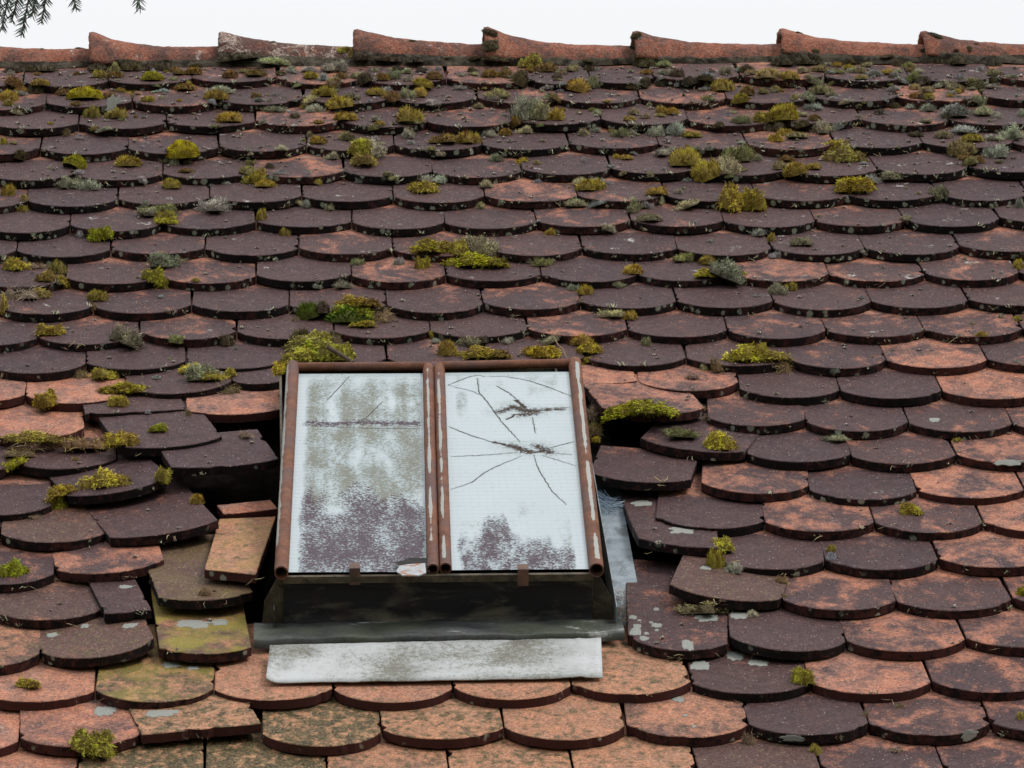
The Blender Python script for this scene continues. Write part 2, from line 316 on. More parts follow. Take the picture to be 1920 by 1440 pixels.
def prism(name, out, th, bev=0.0016, rng=0.0, warp=0.0):          # flat slab, softened upper edge
    n = len(out); c = Vector((sum(p[0] for p in out) / n, sum(p[1] for p in out) / n))
    ins = []
    for i in range(n):
        a, p, b = Vector(out[i - 1]), Vector(out[i]), Vector(out[(i + 1) % n])
        d = (b - a); nn = Vector((-d.y, d.x)); nn = nn.normalized() if nn.length else nn
        ins.append(p + nn * bev * (0.7 + 0.8 * abs(noise.noise(Vector((p.x * 120, p.y * 120, rng))))))
    def zz(p): return warp * (noise.noise(Vector((p[0] * 9 + rng, p[1] * 9, rng))) + 9 * (p[0] ** 2) * math.sin(rng * 7))
    V = [(p.x, p.y, zz(p)) for p in ins] + [(p[0], p[1], zz(p) - bev * (0.8 + 0.7 * noise.noise(Vector((p[0] * 150, p[1] * 150, rng))))) for p in out] + \
        [(p[0] * 1.0, p[1] + 0.0004, zz(p) - th + 0.0015 * noise.noise(Vector((p[0] * 70, p[1] * 70, rng + 5)))) for p in out]
    F = [tuple(range(n))]
    for k in (0, n):
        for i in range(n): j = (i + 1) % n; F.append((k + i, k + n + i, k + n + j, k + j))
    F.append(tuple(reversed(range(2 * n, 3 * n))))
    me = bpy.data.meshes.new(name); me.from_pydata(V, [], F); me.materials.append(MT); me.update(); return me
def beaver(w, sag, length, rng):
    a = []
    for i in range(19):
        t = -1 + 2 * i / 18
        xx = t * w / 2; RC = (w * w / 4 + sag * sag) / (2 * max(sag, .001)); yy = -(math.sqrt(max(0, RC * RC - xx * xx)) - (RC - sag))
        a.append((xx, yy))
    pts = a + [(w / 2, length), (-w / 2, length)]
    return rough_outline(pts, 0.0011, rng)
LEN = 0.325
SAGS = [0.049, 0.060, 0.055, 0.047, 0.057, 0.053, 0.062, 0.050, 0.056, 0.054]
VAR = [prism('roof_tile', beaver(0.1785, s, LEN, 3.7 * i + 1), TK, 0.0014, i * 2.3, 0.0012) for i, s in enumerate(SAGS)]
SHORT = {}
TILES = []
rt = random.Random(11)
def place(pl, pr, tilt=TH, spin=0.0):
    xh = (pr - pl).normalized(); y0 = Vector((0, math.cos(tilt), -math.sin(tilt))); zh = xh.cross(y0).normalized(); yh = zh.cross(xh)
    c = (pl + pr) / 2
    M4 = Matrix((D3(xh), D3(yh), D3(zh))).transposed().to_4x4(); M4.translation = W3(c); return M4
def tile(row, xl, yl, xr, yr, sag=None, liftl=0.0, liftr=0.0, pat=0.8, gri=0.0, alg=0.0, lic=0.25, me=None, length=None, desc=None):
    if row > 12 and xl > 1290: pat = .16 + .84 * pat
    pl, pr = unp(xl, yl, liftl), unp(xr, yr, liftr); w = (pr - pl).length
    if sag is not None and sag > .004: sag *= 1.55
    if row <= 12 or (liftl == 0 and liftr == 0 and row > 12):
        c_, dv = (pl + pr) / 2, (pr - pl) / 2; dv = Vector((dv.x, dv.y * .45, 0)); pl, pr = c_ - dv, c_ + dv
    i = rt.randrange(10); sx = (w - 0.0022) / 0.1785
    if me is None:
        if sag is None and length is None and 0.8 < sx < 1.2:
            me = VAR[i]
        else:
            me = prism('roof_tile', beaver(w - 0.0022, 0.054 if sag is None else sag, length or LEN, 50 + len(TILES) * 1.7), TK, 0.0014, len(TILES) * 1.1, 0.001); sx = 1
    else: sx = 1
    o = bpy.data.objects.new('roof_tile', me); C.objects.link(o)
    o.matrix_world = place(pl, pr, TH + rt.uniform(-0.012, 0.012)) @ Matrix.Translation((0, 0, rt.uniform(-0.0006, 0.0026))) @ Matrix.Diagonal((sx, 1, 1, 1))
    o['patina'] = float(pat); o['grime'] = float(gri); o['algae'] = float(alg); o['lichen'] = float(lic); o['fresh'] = .1 if (liftl or liftr or desc) else 1.0
    TILES.append(dict(o=o, row=row, x=(xl + xr) / 2, xl=xl, xr=xr, y=(yl + yr) / 2, pat=pat, gri=gri, alg=alg, desc=desc)); return o
ROWS = {
 1: [(-118,157),(43,155),(203,152),(360,147),(519,144),(675,150),(837,147),(990,150),(1108,147),(1226,145),(1387,141),(1547,143),(1705,144),(1865,143),(2027,142)],
 2: [(-76,197),(86,195),(248,190),(409,190),(569,184),(731,188),(895,182),(1046,184),(1200,183),(1362,184),(1521,182),(1681,182),(1842,180),(2003,179)],
 3: [(-18,235),(147,232),(312,230),(479,226),(640,226),(801,231),(962,227),(1127,224),(1290,225),(1452,223),(1614,222),(1780,225),(1945,223)],
 4: [(-90,281),(75,279),(240,279),(410,274),(575,272),(739,272),(904,272),(1067,269),(1235,270),(1400,269),(1565,269),(1730,269),(1900,268),(2068,267)],
 5: [(-28,329),(139,327),(305,325),(475,323),(644,321),(811,323),(979,319),(1145,317),(1308,318),(1472,321),(1645,319),(1815,313),(1985,312)],
 6: [(-120,379),(50,377),(221,373),(393,371),(566,368),(737,368),(909,368),(1083,368),(1248,367),(1418,367),(1590,366),(1760,365),(1928,363),(2100,362)],
 7: [(-45,427),(131,424),(304,420),(480,414),(659,416),(834,419),(1007,417),(1182,413),(1357,415),(1529,415),(1697,413),(1874,408),(2050,406)],
 8: [(-146,473),(31,471),(207,467),(384,466),(560,466),(736,467),(913,467),(1091,465),(1270,467),(1447,466),(1621,465),(1799,461),(1977,460)],
 9: [(-56,525),(123,522),(302,519),(480,517),(659,517),(836,516),(1015,516),(1196,516),(1376,516),(1555,515),(1734,514),(1911,510),(2090,508)],
 10: [(-8,577),(175,575),(359,571),(542,572),(725,572),(906,570),(1089,567),(1269,566),(1450,566),(1634,566),(1815,562),(1998,561)],
 11: [(-114,637),(71,634),(262,626),(444,621),(626,620),(807,620),(990,617),(1177,617),(1364,620),(1549,622),(1734,620),(1917,616),(2104,614)],
 12: [(-26,686),(161,683),(349,677),(537,675),(725,671),(911,672),(1097,671),(1287,670),(1481,676),(1662,676),(1851,674),(2040,672)],
}
def patina(x, y):
    p = 0.80 + rt.gauss(0, 0.10)
    if y < 260: p -= 0.10
    k = max(0, min(1, (x - 1250) / 400)) * max(0, min(1, (y - 380) / 280)); p -= 0.24 * k
    k2 = max(0, min(1, 1 - abs(x - 950) / 420)) * max(0, min(1, (y - 180) / 200)) * (1 if y < 640 else 0); p -= 0.10 * k2
    if rt.random() < 0.12: p -= 0.18
    return max(0.0, min(1.0, p))
OVR = {}
for r, js in ROWS.items():
    for (a, b) in zip(js, js[1:]):
        x, y = (a[0] + b[0]) / 2, (a[1] + b[1]) / 2
        lic = 0.85 if y < 480 else (0.55 if y < 640 else 0.35)
        if x > 1300 and y < 560: lic = 1.0
        tile(r, *a, *b, pat=patina(x, y), lic=lic, length={1: 0.20, 2: 0.28}.get(r))
P = tile
# rows 13-20 are broken by the skylight; many of their tiles sit askew
P(13, -141,744, 47,742, pat=0.22, lic=.1); P(13, 47,742, 238,736, pat=0.04, lic=.1); P(13, 242,729, 435,712, liftl=.004, liftr=.010, pat=.92, lic=.2); P(13, 435,712, 541,706, sag=.024, liftl=.008, liftr=.008, pat=.9, lic=.2)
P(13, 1085,716, 1195,714, sag=.012, pat=.22, lic=.1); P(13, 1196,713, 1385,717, pat=.42, lic=.2); P(13, 1386,727, 1575,733, pat=.9, lic=.3); P(13, 1576,734, 1766,735, pat=.85, lic=.35); P(13, 1767,734, 1957,733, pat=.28, lic=.2)
P(14, -32,812, 159,801, pat=.2, lic=.1); P(14, 159,779, 350,769, sag=.002, liftl=.008, liftr=.008, pat=.92, lic=.2, desc='dark straight cut tile'); P(14, 349,771, 533,767, sag=.022, liftl=.010, liftr=.010, pat=.25, lic=.1, desc='orange tile')
P(14, 1127,766, 1322,766, sag=.028, liftl=.022, liftr=.010, pat=.45, lic=.3); P(14, 1326,780, 1510,791, pat=.6, lic=.6); P(14, 1511,791, 1704,792, pat=.6, lic=.75); P(14, 1704,792, 1899,794, pat=.6, lic=.7); P(14, 1899,794, 2095,793, pat=.45)
P(15, -175,874, 21,871, pat=.75); P(15, 22,870, 220,860, pat=.88); P(15, 221,839, 417,819, sag=.024, liftl=.024, liftr=.026, pat=.97, lic=.1, desc='raised black tile')
P(15, 1200,822, 1398,848, sag=.026, liftl=.010, liftr=.006, pat=.72, lic=.4); P(15, 1400,850, 1596,856, pat=.85); P(15, 1597,856, 1793,852, pat=.6, lic=.2); P(15, 1794,852, 1990,851, pat=.35, lic=.9)
P(16, -95,954, 98,944, pat=.85); P(16, 124,930, 318,892, sag=.026, liftl=.010, liftr=.024, pat=.85, desc='tipped dark tile'); P(16, 320,879, 524,862, length=.19, sag=.014, liftl=.034, liftr=.034, pat=.85, lic=.2, desc='brown tile propped up high')
P(16, 1104,885, 1297,899, sag=.024, liftl=.012, liftr=.010, pat=.78, lic=.2, length=.17); P(16, 1315,899, 1516,915, pat=.42, lic=.2); P(16, 1517,916, 1720,921, pat=.72, lic=.8); P(16, 1721,920, 1921,917, pat=.25, lic=.2); P(16, 1922,917, 2125,915, pat=.35)
P(17, 1,1005, 204,995, pat=.72, gri=.25); P(17, 205,1008, 410,974, sag=.020, liftl=.012, liftr=.022, pat=.72, desc='slanting brown tile'); P(17, -203,1012, 0,1006, pat=.8)
P(17, 418,965, 522,955, sag=.004, liftl=-.012, liftr=-.012, pat=.1, lic=.1, length=.055, desc='sunken orange tile piece')
P(17, 1229,964, 1433,983, pat=.85, lic=.3); P(17, 1434,980, 1640,982, pat=.42, lic=.2); P(17, 1641,982, 1844,980, pat=.55, lic=.2); P(17, 1845,980, 2048,979, pat=.25, lic=.1)
P(18, -98,1080, 102,1073, pat=.72); P(18, 104,1071, 309,1050, liftr=.008, pat=.5)
P(18, 1336,1040, 1546,1056, pat=.82, lic=.2); P(18, 1547,1050, 1760,1048, pat=.66, lic=.2); P(18, 1761,1048, 1973,1047, pat=.3, lic=.2)
P(19, -20,1145, 195,1139, pat=.72, gri=.2); P(19, 195,1153, 286,1145, sag=.003, liftl=.012, liftr=.012, pat=.92, lic=.3, desc='narrow dark cut tile'); P(19, 296,1120, 475,1110, sag=.020, liftl=.020, liftr=.018, pat=.88, gri=.3, alg=.18, desc='dark tile, orange corner')
P(19, 1254,1096, 1466,1124, sag=.026, liftl=.016, liftr=.006, pat=.85, gri=.25, desc='chipped brown tile'); P(19, 1467,1125, 1681,1129, pat=.45, lic=.3); P(19, 1682,1129, 1897,1121, pat=.55, lic=.1); P(19, 1898,1121, 2112,1119, pat=.5)
P(20, -140,1232, 75,1226, pat=.5, gri=.4); P(20, 76,1225, 290,1197, liftr=.010, pat=.72, gri=.35); P(20, 297,1214, 473,1212, sag=.020, liftl=.012, liftr=.008, pat=.55, gri=.3, alg=.9, desc='yellow-green algae tile')
P(20, 1367,1193, 1586,1204, liftl=.006, pat=.88, lic=.2); P(20, 1587,1202, 1810,1199, pat=.35, lic=.1); P(20, 1811,1198, 2032,1196, pat=.45, lic=.2)
for (a, b, p, gr, al, d) in [((-45,1300),(178,1294),.12,.1,0,None), ((178,1294),(401,1294),.45,.6,.5,'olive streaked tile'), ((401,1294),(624,1292),.0,.30,0,'black-specked orange tile'), ((625,1292),(849,1292),.0,.22,0,None), ((850,1292),(1071,1287),.05,.35,0,None),
                       ((1072,1287),(1296,1276),.0,.45,0,None), ((1297,1280),(1520,1280),.85,.1,0,None), ((1520,1280),(1746,1277),.15,0,0,None), ((1747,1277),(1975,1276),.45,0,0,None)]:
    P(21, *a, *b, pat=p, gri=gr, alg=al, lic=.2, desc=d)
P(22, -190,1392, 35,1389, pat=.15); P(22, 36,1389, 264,1376, pat=.36, desc='half orange, half dark tile'); P(22, 265,1377, 491,1355, sag=.002, liftl=.010, liftr=.010, pat=.25, gri=.6, desc='olive straight cut tile')
for (a, b, p, gr) in [((491,1375),(715,1372),.2,.85), ((716,1372),(945,1365),.16,.55), ((945,1365),(1172,1363),.0,.40), ((1174,1358),(1404,1361),.42,.25), ((1404,1361),(1629,1356),.75,0), ((1629,1356),(1857,1357),.5,0), ((1858,1357),(2087,1355),.5,0)]:
    P(22, *a, *b, pat=p, gri=gr, lic=.2)
for (a, b, p, gr) in [((-88,1475),(143,1470),.1,.1), ((144,1470),(383,1464),.3,.85), ((384,1464),(614,1460),.2,.95), ((614,1460),(843,1457),.35,.45), ((844,1457),(1076,1452),.15,.5), ((1077,1452),(1308,1448),.0,.45), ((1309,1448),(1541,1444),.8,.2), ((1542,1444),(1771,1442),.5,0), ((1771,1442),(2000,1440),.45,0)]:
    P(23, *a, *b, pat=p, gri=gr, lic=.2)
def poly(row, pts, h, ref, pat, gri=0, alg=0, lic=.2, desc=None, tilt=TH, rolls=0.0):      # odd tile given by its outline
    c = unp(ref[0], ref[1], h)
    M4 = place(c - Vector((1, 0, -rolls)), c + Vector((1, 0, rolls)), tilt)
    Mi = M4.inverted(); o2 = Mi @ W3(CAMR); loc = []
    for x, y in pts:
        d = Mi.to_3x3() @ D3(ray(x, y)); t = -o2.z / d.z; q = o2 + d * t; loc.append((q.x, q.y))
    area = sum(loc[i - 1][0] * loc[i][1] - loc[i][0] * loc[i - 1][1] for i in range(len(loc)))
    if area < 0: loc.reverse()
    me = prism('roof_tile', rough_outline(loc, 0.0016, row * 7.7), TK, 0.0014, row * 1.3, 0.0008)
    o = bpy.data.objects.new('roof_tile', me); C.objects.link(o); o.matrix_world = M4
    o['patina'] = float(pat); o['grime'] = float(gri); o['algae'] = float(alg); o['lichen'] = float(lic); o['fresh'] = 0.1
    xs = [p[0] for p in pts]; TILES.append(dict(o=o, row=row, x=sum(xs) / len(xs), xl=min(xs), xr=max(xs), y=ref[1], pat=pat, gri=gri, alg=alg, desc=desc)); return o
poly(18, [(383,1067), (480,1077), (517,968), (411,973)], 0.040, (430, 1072), .16, .35, .35, .2, 'broken orange tile piece', TH + .05)
poly(18, [(1164,930), (1180,975), (1197,1009), (1235,1018), (1285,1025), (1345,1027), (1350,940), (1260,890), (1170,890)], 0.010, (1260, 1022), .72, 0, 0, .2, 'slant-cut tile')
poly(20, [(1172,1046), (1174,1120), (1177,1190), (1195,1203), (1230,1214), (1265,1219), (1297,1220), (1335,1216), (1364,1207), (1366,1100), (1260,1054)], 0.008, (1270, 1216), .66, 0, 0, .25, 'long maroon white-spotted tile')

# ------------------------------------------------------------------ ridge tiles and their mortar
axis0 = W3(unp(960, 140)); YR = W3((0, VR, 0)).y
def on_vert(x, y):                                   # photo point on the upright plane through the ridge line
    o, d = W3(CAMR), D3(ray(x, y)); return o + d * ((YR - o.y) / d.y)
RIDGE = [(-95,62,112,92,120,.2,.3), (171,58,109,88,116,.6,.5), (409,57,95,88,112,.9,1.0), (661,53,93,84,111,.35,.4), (907,48,99,86,115,.3,.2), (1187,56,101,83,111,.3,.1), (1459,52,93,84,110,.15,0), (1727,56,97,84,108,.2,.1), (1995,57,98,84,108,.2,.1)]
RT = []
def ridge_par(i):
    x0, tl, bl, tr, br, gri, lic = RIDGE[i]; x1 = RIDGE[i + 1][0] if i + 1 < len(RIDGE) else x0 + 270
    R0, R1 = (bl - tl) / .575, (br - tr) / .575
    p0, p1 = on_vert(x0, tl + R0), on_vert(x1, tr + R1); k = FPX / (p0 - W3(CAMR)).length
    return x0, x1, p0, p1, R0 / k, R1 / k, gri, lic
def ridge_r(s, r0, r1): return r1 + (r0 - r1) * math.exp(-(s / 0.085) ** 1.15)
def ridge_tile(i):
    x0, x1, p0, p1, r0, r1, gri, lic = ridge_par(i)
    Lm = (p1 - p0).length; ax = (p1 - p0).normalized();     V, F = [], []; NS, NA = 40, 30; th = 0.014
    yd = Vector((0, -1, 0)); zd = ax.cross(Vector((0, 1, 0))).normalized(); yd = zd.cross(ax)
    if zd.z < 0: zd.negate()
    if yd.y > 0: yd.negate()
    for sh in (0, 1):
        for a in range(NS + 1):
            t = a / NS; s = t * (Lm + 0.035)
            r = ridge_r(s, r0, r1) - (th if sh else 0)
            if s < 0.006 and not sh: r -= 0.004 * (1 - s / 0.006)
            for b in range(NA + 1):
                an = math.pi * (-0.04 + 1.08 * b / NA)
                rr = r + 0.0022 * noise.noise(Vector((s * 30, b * 0.4, i * 5.0))) + 0.0014 * noise.noise(Vector((s * 110, b * 1.3, i * 5.0))) - (0.006 * max(0, noise.noise(Vector((b * .8, i * 4.0, 2))) - .15) if a < 2 else 0) + (0.002 * noise.noise(Vector((s * 160, b * 1.1, i * 9.0))) if a == 0 else 0)
                V.append(p0 + ax * (s + (0.0025 * noise.noise(Vector((b * .9, i, 3))) if a == 0 else 0)) + yd * (math.cos(an) * rr) + zd * (math.sin(an) * rr))
    K = (NS + 1) * (NA + 1); I = lambda sh, a, b: sh * K + a * (NA + 1) + b
    for a in range(NS):
        for b in range(NA):
            F.append((I(0, a, b), I(0, a + 1, b), I(0, a + 1, b + 1), I(0, a, b + 1))); F.append((I(1, a, b), I(1, a, b + 1), I(1, a + 1, b + 1), I(1, a + 1, b)))
        for b in (0, NA): F.append((I(0, a, b), I(1, a, b), I(1, a + 1, b), I(0, a + 1, b)))
    for a in (0, NS):
        for b in range(NA): F.append((I(0, a, b), I(0, a, b + 1), I(1, a, b + 1), I(1, a, b)))
    c = (p0 + p1) / 2
    o = link('ridge_tile', [v - c for v in V], F, MR, None, True); o.location = c; o['grime'] = gri; o['lichen'] = lic
    RT.append((o, (x0 + x1) / 2)); return p0, p1
ends = [ridge_tile(i) for i in range(len(RIDGE))]
rl = ['plain orange-brown ridge tile at the left edge of the ridge', 'stained ridge tile at the left, its raised end clean edged', 'pale flaking ridge tile, most weathered of the ridge, dark mortar below its raised end',
      'reddish ridge tile with a bush of moss at its raised left end', 'ridge tile whose raised left end is buried in a moss column', 'ridge tile with orange raised end right of the long smooth one',
      'smooth orange ridge tile casting a deep dark gap below', 'orange ridge tile dotted with dark moss pellets near right edge', 'last ridge tile beyond the right edge']
for (o, x), l in zip(RT, rl): tag(o, l, 'ridge tile', 'ridge tiles along the top of the roof')
# mortar: lumpy bed between the ridge tiles' lower edges and the top course
V, F = [], []
NX, NYY = 640, 10; RP = [ridge_par(i) for i in range(len(RIDGE))]
pa, pb = unp(-60, 118, 0), unp(1980, 108, 0)
for a in range(NX + 1):
    t = a / NX; xp = -60 + 2040 * t
    for b in range(NYY + 1):
        s = b / NYY
        lum = noise.noise(Vector((xp * 0.02, s * 2, 1.0))) * 0.7 + noise.noise(Vector((xp * 0.07, s * 6, 4.0))) * 0.5 + noise.noise(Vector((xp * 0.2, s * 12, 4.0))) * 0.3
        low = 127.5 - 10 * t + 3.5 * noise.noise(Vector((xp * 0.015, 0.3, 9)))
        i = max(k for k in range(len(RIDGE)) if RIDGE[k][0] <= max(xp, -95)); x0, x1, p0, p1, r0, r1, _, _ = RP[i]
        tt = max(0, (xp - x0) / (x1 - x0)); e_ = p0.lerp(p1, tt) + Vector((0, -ridge_r(tt * (p1 - p0).length, r0, r1) + .016, .006))
        ba = W3(unp(xp, low, -0.012)); q = ba.lerp(e_, s); q += (N * .5 + Vector((0, -.5, 0))) * (.010 * lum * math.sin(math.pi * min(1, s * 1.1)) + .012 * math.sin(math.pi * s * .9))
        V.append(q)
for a in range(NX):
    for b in range(NYY): i = a * (NYY + 1) + b; F.append((i, i + NYY + 1, i + NYY + 2, i + 1))
mo = link('mortar_bed', V, F, MMORT, None, True); tag(mo, 'crumbling dark mortar bed under the row of ridge tiles', 'mortar')

# ------------------------------------------------------------------ skylight
VT = unp(815, 686, .045).y; VB = unp(815, 1066, .085).y; KS = (.045 - .085) / (VT - VB)
def sk(x, y, dw=0.0): return unp(x, y, .045 + dw, KS, VT)
skl = empty('skylight', W3(((sk(527, 1072).x + sk(1117, 1066).x) / 2, VB, 0)))
tag(skl, 'small metal framed double roof window of cracked wired glass, set in the tiles', 'skylight')
SL = skl.location
def lk(name, pts, faces, mat, parent=skl, smooth=False):         # roof-frame verts, parented to the skylight
    pl = Vector(parent.location) + (Vector((0, 0, 0)) if parent is skl else SL)
    c = W3(pts[0]); o = link(name, [W3(p) - c for p in pts], faces, mat, None, smooth)
    o.parent = parent; o.location = c - pl; return o
def box(name, u0, u1, v0, v1, w0, w1, mat, parent=skl, kt=0.0):   # w1 may slope with v by kt
    P8 = [Vector((u, v, w + (kt * (v - v0) if w == w1 else 0))) for w in (w0, w1) for v in (v0, v1) for u in (u0, u1)]
    return lk(name, P8, [(0, 2, 3, 1), (4, 5, 7, 6), (0, 1, 5, 4), (2, 6, 7, 3), (0, 4, 6, 2), (1, 3, 7, 5)], mat, parent)
def tube(name, a, b, r, paint=None, hollow=True, seed=0, parent=skl):
    ax = (b - a).normalized(); side = ax.cross(Vector((0, 0, 1))).normalized(); up = side.cross(ax); Lm = (b - a).length
    n, m = 22, max(4, int(Lm / 0.006)); V, F, pv = [], [], []
    for sh, rr in ((0, r), (1, r - 0.0022)):
        for i in range(m + 1):
            for j in range(n):
                an = 2 * math.pi * j / n; d = side * math.cos(an) + up * math.sin(an)
                q = rr + 0.0004 * noise.noise(Vector((i * .3, j * .5, seed)))
                V.append(a + ax * (Lm * i / m) + d * q)
                pval = 0.0
                if paint and not sh:
                    a0, wid, t0, t1 = paint; t = i / m
                    dd = abs((an - a0 - 0.12 * noise.noise(Vector((t * 14, seed, 2))) + math.pi) % (2 * math.pi) - math.pi)
                    pval = max(0, 1 - dd / wid) * (1 if t0 < t < t1 else 0) * (0.75 + 0.8 * noise.noise(Vector((t * 9, seed, 5))))
                pv.append(pval)
    K = (m + 1) * n
    for sh in (0, 1):
        for i in range(m):
            for j in range(n):
                q = (sh * K + i * n + j, sh * K + i * n + (j + 1) % n, sh * K + (i + 1) * n + (j + 1) % n, sh * K + (i + 1) * n + j)
                F.append(q if not sh else q[::-1])
    for i in (0, m):
        for j in range(n): F.append((i * n + j, i * n + (j + 1) % n, K + i * n + (j + 1) % n, K + i * n + j))
    o = lk(name, V, F, MTU, parent, True); attr(o, 'paint', pv); return o
tube('side_rail', sk(527.5, 1074), sk(549, 686), .0112, (2.55, .6, .1, .99), seed=1)
tube('middle_rail', sk(811.5, 1068), sk(803, 690), .0098, (1.75, .42, .1, .97), seed=2)
tube('middle_rail', sk(835.5, 1066), sk(823.5, 690), .0098, (1.8, .42, .02, .96), seed=3)
tube('side_rail', sk(1118.5, 1069), sk(1077.5, 680), .0118, (1.35, .50, .02, .97), seed=4)
tube('top_rail', sk(541, 689), sk(803, 687.5), .0088, (2.2, .25, .08, .2), seed=5)
tube('top_rail', sk(822, 687), sk(1086, 681), .0088, None, seed=6)
UL, UR = sk(534, 1072).x, sk(1110, 1068).x
# box under the frame: side walls, dark front upstand, back wall
box('side_wall', UL - .004, UL, VB + .0035, VT, -.07, .080, MSIDE, kt=KS); box('side_wall', UR, UR + .004, VB + .0035, VT, -.07, .080, MSIDE, kt=KS)
box('back_wall', UL, UR, VT - .004, VT, -.07, .040, MSIDE)
# front upstand with a rolled hem and shallow dents
V, F = [], []; nx, nz = 90, 14
for i in range(nx + 1):
    for j in range(nz + 1):
        s, t = i / nx, j / nz; w = -.006 + .083 * t
        dz = .0035 * noise.noise(Vector((s * 7, t * 2, 3))) + (.003 if .72 < t < .8 else 0) + (.006 * (1 - t / .12) if t < .12 else 0)
        V.append(Vector((UL - .002 + (UR - UL + .004) * s, VB + .002 - dz - .004, w)))
for i in range(nx):
    for j in range(nz): q = i * (nz + 1) + j; F.append((q, q + nz + 1, q + nz + 2, q + 1))
lk('front_upstand', V, F, MUP, skl, True)
box('hem_strip', UL - .003, UR + .003, VB - .0105, VB - .0035, .066, .0775, MSIDE)
# apron: curved flashing running out over the tiles
V, F = [], []; nx, nt_ = 130, 10
al, ar = unp(476, 1204, .004), unp(1172, 1190, .004)
for i in range(nx + 1):
    s = i / nx
    for j in range(nt_ + 1):
        t = j / nt_; vb = VB - .003
        lo = al.lerp(ar, s); v = vb + (lo.y - vb) * t
        w = -.004 + .010 * math.sin(t * math.pi * .62) - .003 * t + .0045 * noise.noise(Vector((s * 11, t * 2, 8)))
        if j == nt_: w -= .012; v = V[-1].y - .001
        V.append(Vector((al.x + (ar.x - al.x) * s, v, w)))
for i in range(nx):
    for j in range(nt_): q = i * (nt_ + 1) + j; F.append((q, q + 1, q + nt_ + 2, q + nt_ + 1))
lk('apron_flashing', V, F, MFL, skl, True)
# side flashings: flat zinc strip, trays painted near-black as gap shade, and thin upright flange each side, cover strip behind
ur1 = unp(1180, 1000, -.02).x
uF = unp(1139, 1050, .02).x
box('side_tray', UR + .0045, uF, VB - .010, VT + .05, -.033, -.031, MDECKSHADE)
vz = unp(1140, 905, -.03).y
box('side_flashing', uF + .002, max(ur1, uF + .03), VB - .010, vz, -.032, -.030, MZB)
box('side_flashing', uF + .002, max(ur1, uF + .03), vz + .001, VT + .05, -.034, -.032, MDECKSHADE)
box('flange', uF, uF + .0015, VB - .028, VT - .02, -.0295, .028, MZB)
box('side_flashing', UL - .034, UL - .0045, VB - .010, VT + .05, -.060, -.058, MDECKSHADE)
box('flange', UL - .018, UL - .0165, VB - .030, VB + .06, -.0295, .030, MFL)
for sg, ue in ((1, UR), (-1, UL)):
    pts = [Vector((ue, VB + .004, -.012)), Vector((ue + sg * (uF - UR - .002), VB + .004, -.012)), Vector((ue + sg * (uF - UR - .006), VB + .004, .03)), Vector((ue + sg * .010, VB + .004, .074)), Vector((ue, VB + .004, .076))]
    o = lk('cheek_plate', pts, [(0, 1, 2, 3, 4)], MSIDE); o.modifiers.new('s', 'SOLIDIFY').thickness = .0014
box('back_flashing', UL - .03, UR + .03, VT + .001, VT + .12, -.026, -.024, MFL)
# panes with dirt, wire mesh and cracks
def seg_d(p, a, b):
    ab = b - a; l = ab.length_squared; t = 0 if l == 0 else max(0, min(1, (p - a).dot(ab) / l)); return (p - a - ab * t).length
MCRK = mat_simple('dirt_filled_crack', (0.035, 0.027, 0.022), (0.075, 0.060, 0.050), 200, 0.9, 0, 0.2, None, 14, 0.05)
def fissure(px, wd_, par, seed):
    P = [sk(x, y, -.0034) for x, y in px]; Q = []
    for a_, b_ in zip(P, P[1:]):
        n_ = max(2, int((b_ - a_).length / .0035))
        for i in range(n_): Q.append(a_.lerp(b_, i / n_))
    Q.append(P[-1]); V, F = [], []
    for i, q in enumerate(Q):
        d = (Q[min(i + 1, len(Q) - 1)] - Q[max(i - 1, 0)]).normalized(); sd_ = Vector((d.y, -d.x, 0)); v = Vector((i * .33, seed * 3.1, 0))
        q = q + sd_ * .0016 * noise.noise(v) + sd_ * .0007 * noise.noise(v * 3); h = wd_ * (.55 + .9 * abs(noise.noise(v * 2.3 + Vector((0, 0, 4))))) * (1 - .6 * abs(2 * i / len(Q) - 1) ** 3)
        V += [q - sd_ * h, q + sd_ * h]
    for i in range(len(Q) - 1): F.append((2 * i, 2 * i + 1, 2 * i + 3, 2 * i + 2))
    pl = Vector(par.location) + SL; c = W3(V[0]); o = link('crack', [W3(p) - c for p in V], F, MCRK); o.parent = par; o.location = c - pl; return o
def pane(corners, fn, lines, label):
    bl, br, tr, tl = [sk(x, y, -.004) for x, y in corners]; nx, ny = 150, 230
    V, F, cols = [], [], []
    L2 = [([Vector((q.x, q.y)) for q in [sk(x, y, -.004) for x, y in pl]], wd_, st_) for pl, wd_, st_ in lines]
    for j in range(ny + 1):
        t = j / ny
        for i in range(nx + 1):
            s = i / nx; p = bl.lerp(br, s).lerp(tl.lerp(tr, s), t); V.append(p)
            a, b, c = fn(s, t, p)
            q = Vector((p.x + .0022 * noise.noise(Vector((p.x * 90, p.y * 90, 0))), p.y + .0030 * noise.noise(Vector((p.x * 90, p.y * 90, 7)))))
            for pl, wd_, st_ in L2:
                d = min(seg_d(q, pl[k], pl[k + 1]) for k in range(len(pl) - 1))
                c = max(c, 0 if wd_ < .003 else st_ * (min(1, 1.6 * max(0, 1 - d / (wd_ * 1.25))) if wd_ < .006 else max(0, 1.05 - d / (wd_ * 1.15)))); b = max(b, (.55 if wd_ < .003 else .5) * st_ * max(0, 1 - d / (max(wd_, .0012) * 4)))
            cols += [a, b, c, 1]
    for j in range(ny):
        for i in range(nx): q = j * (nx + 1) + i; F.append((q, q + 1, q + nx + 2, q + nx + 1))
    o = lk('glass_pane', V, F, MG, skl, True); cattr(o, 'dirt', cols); o['label'] = label
    for i, ln in enumerate(lines):
        if ln[1] < .003: fissure(ln[0], .00055 + .00045 * ln[2], o, i + nx * len(label))
    return o
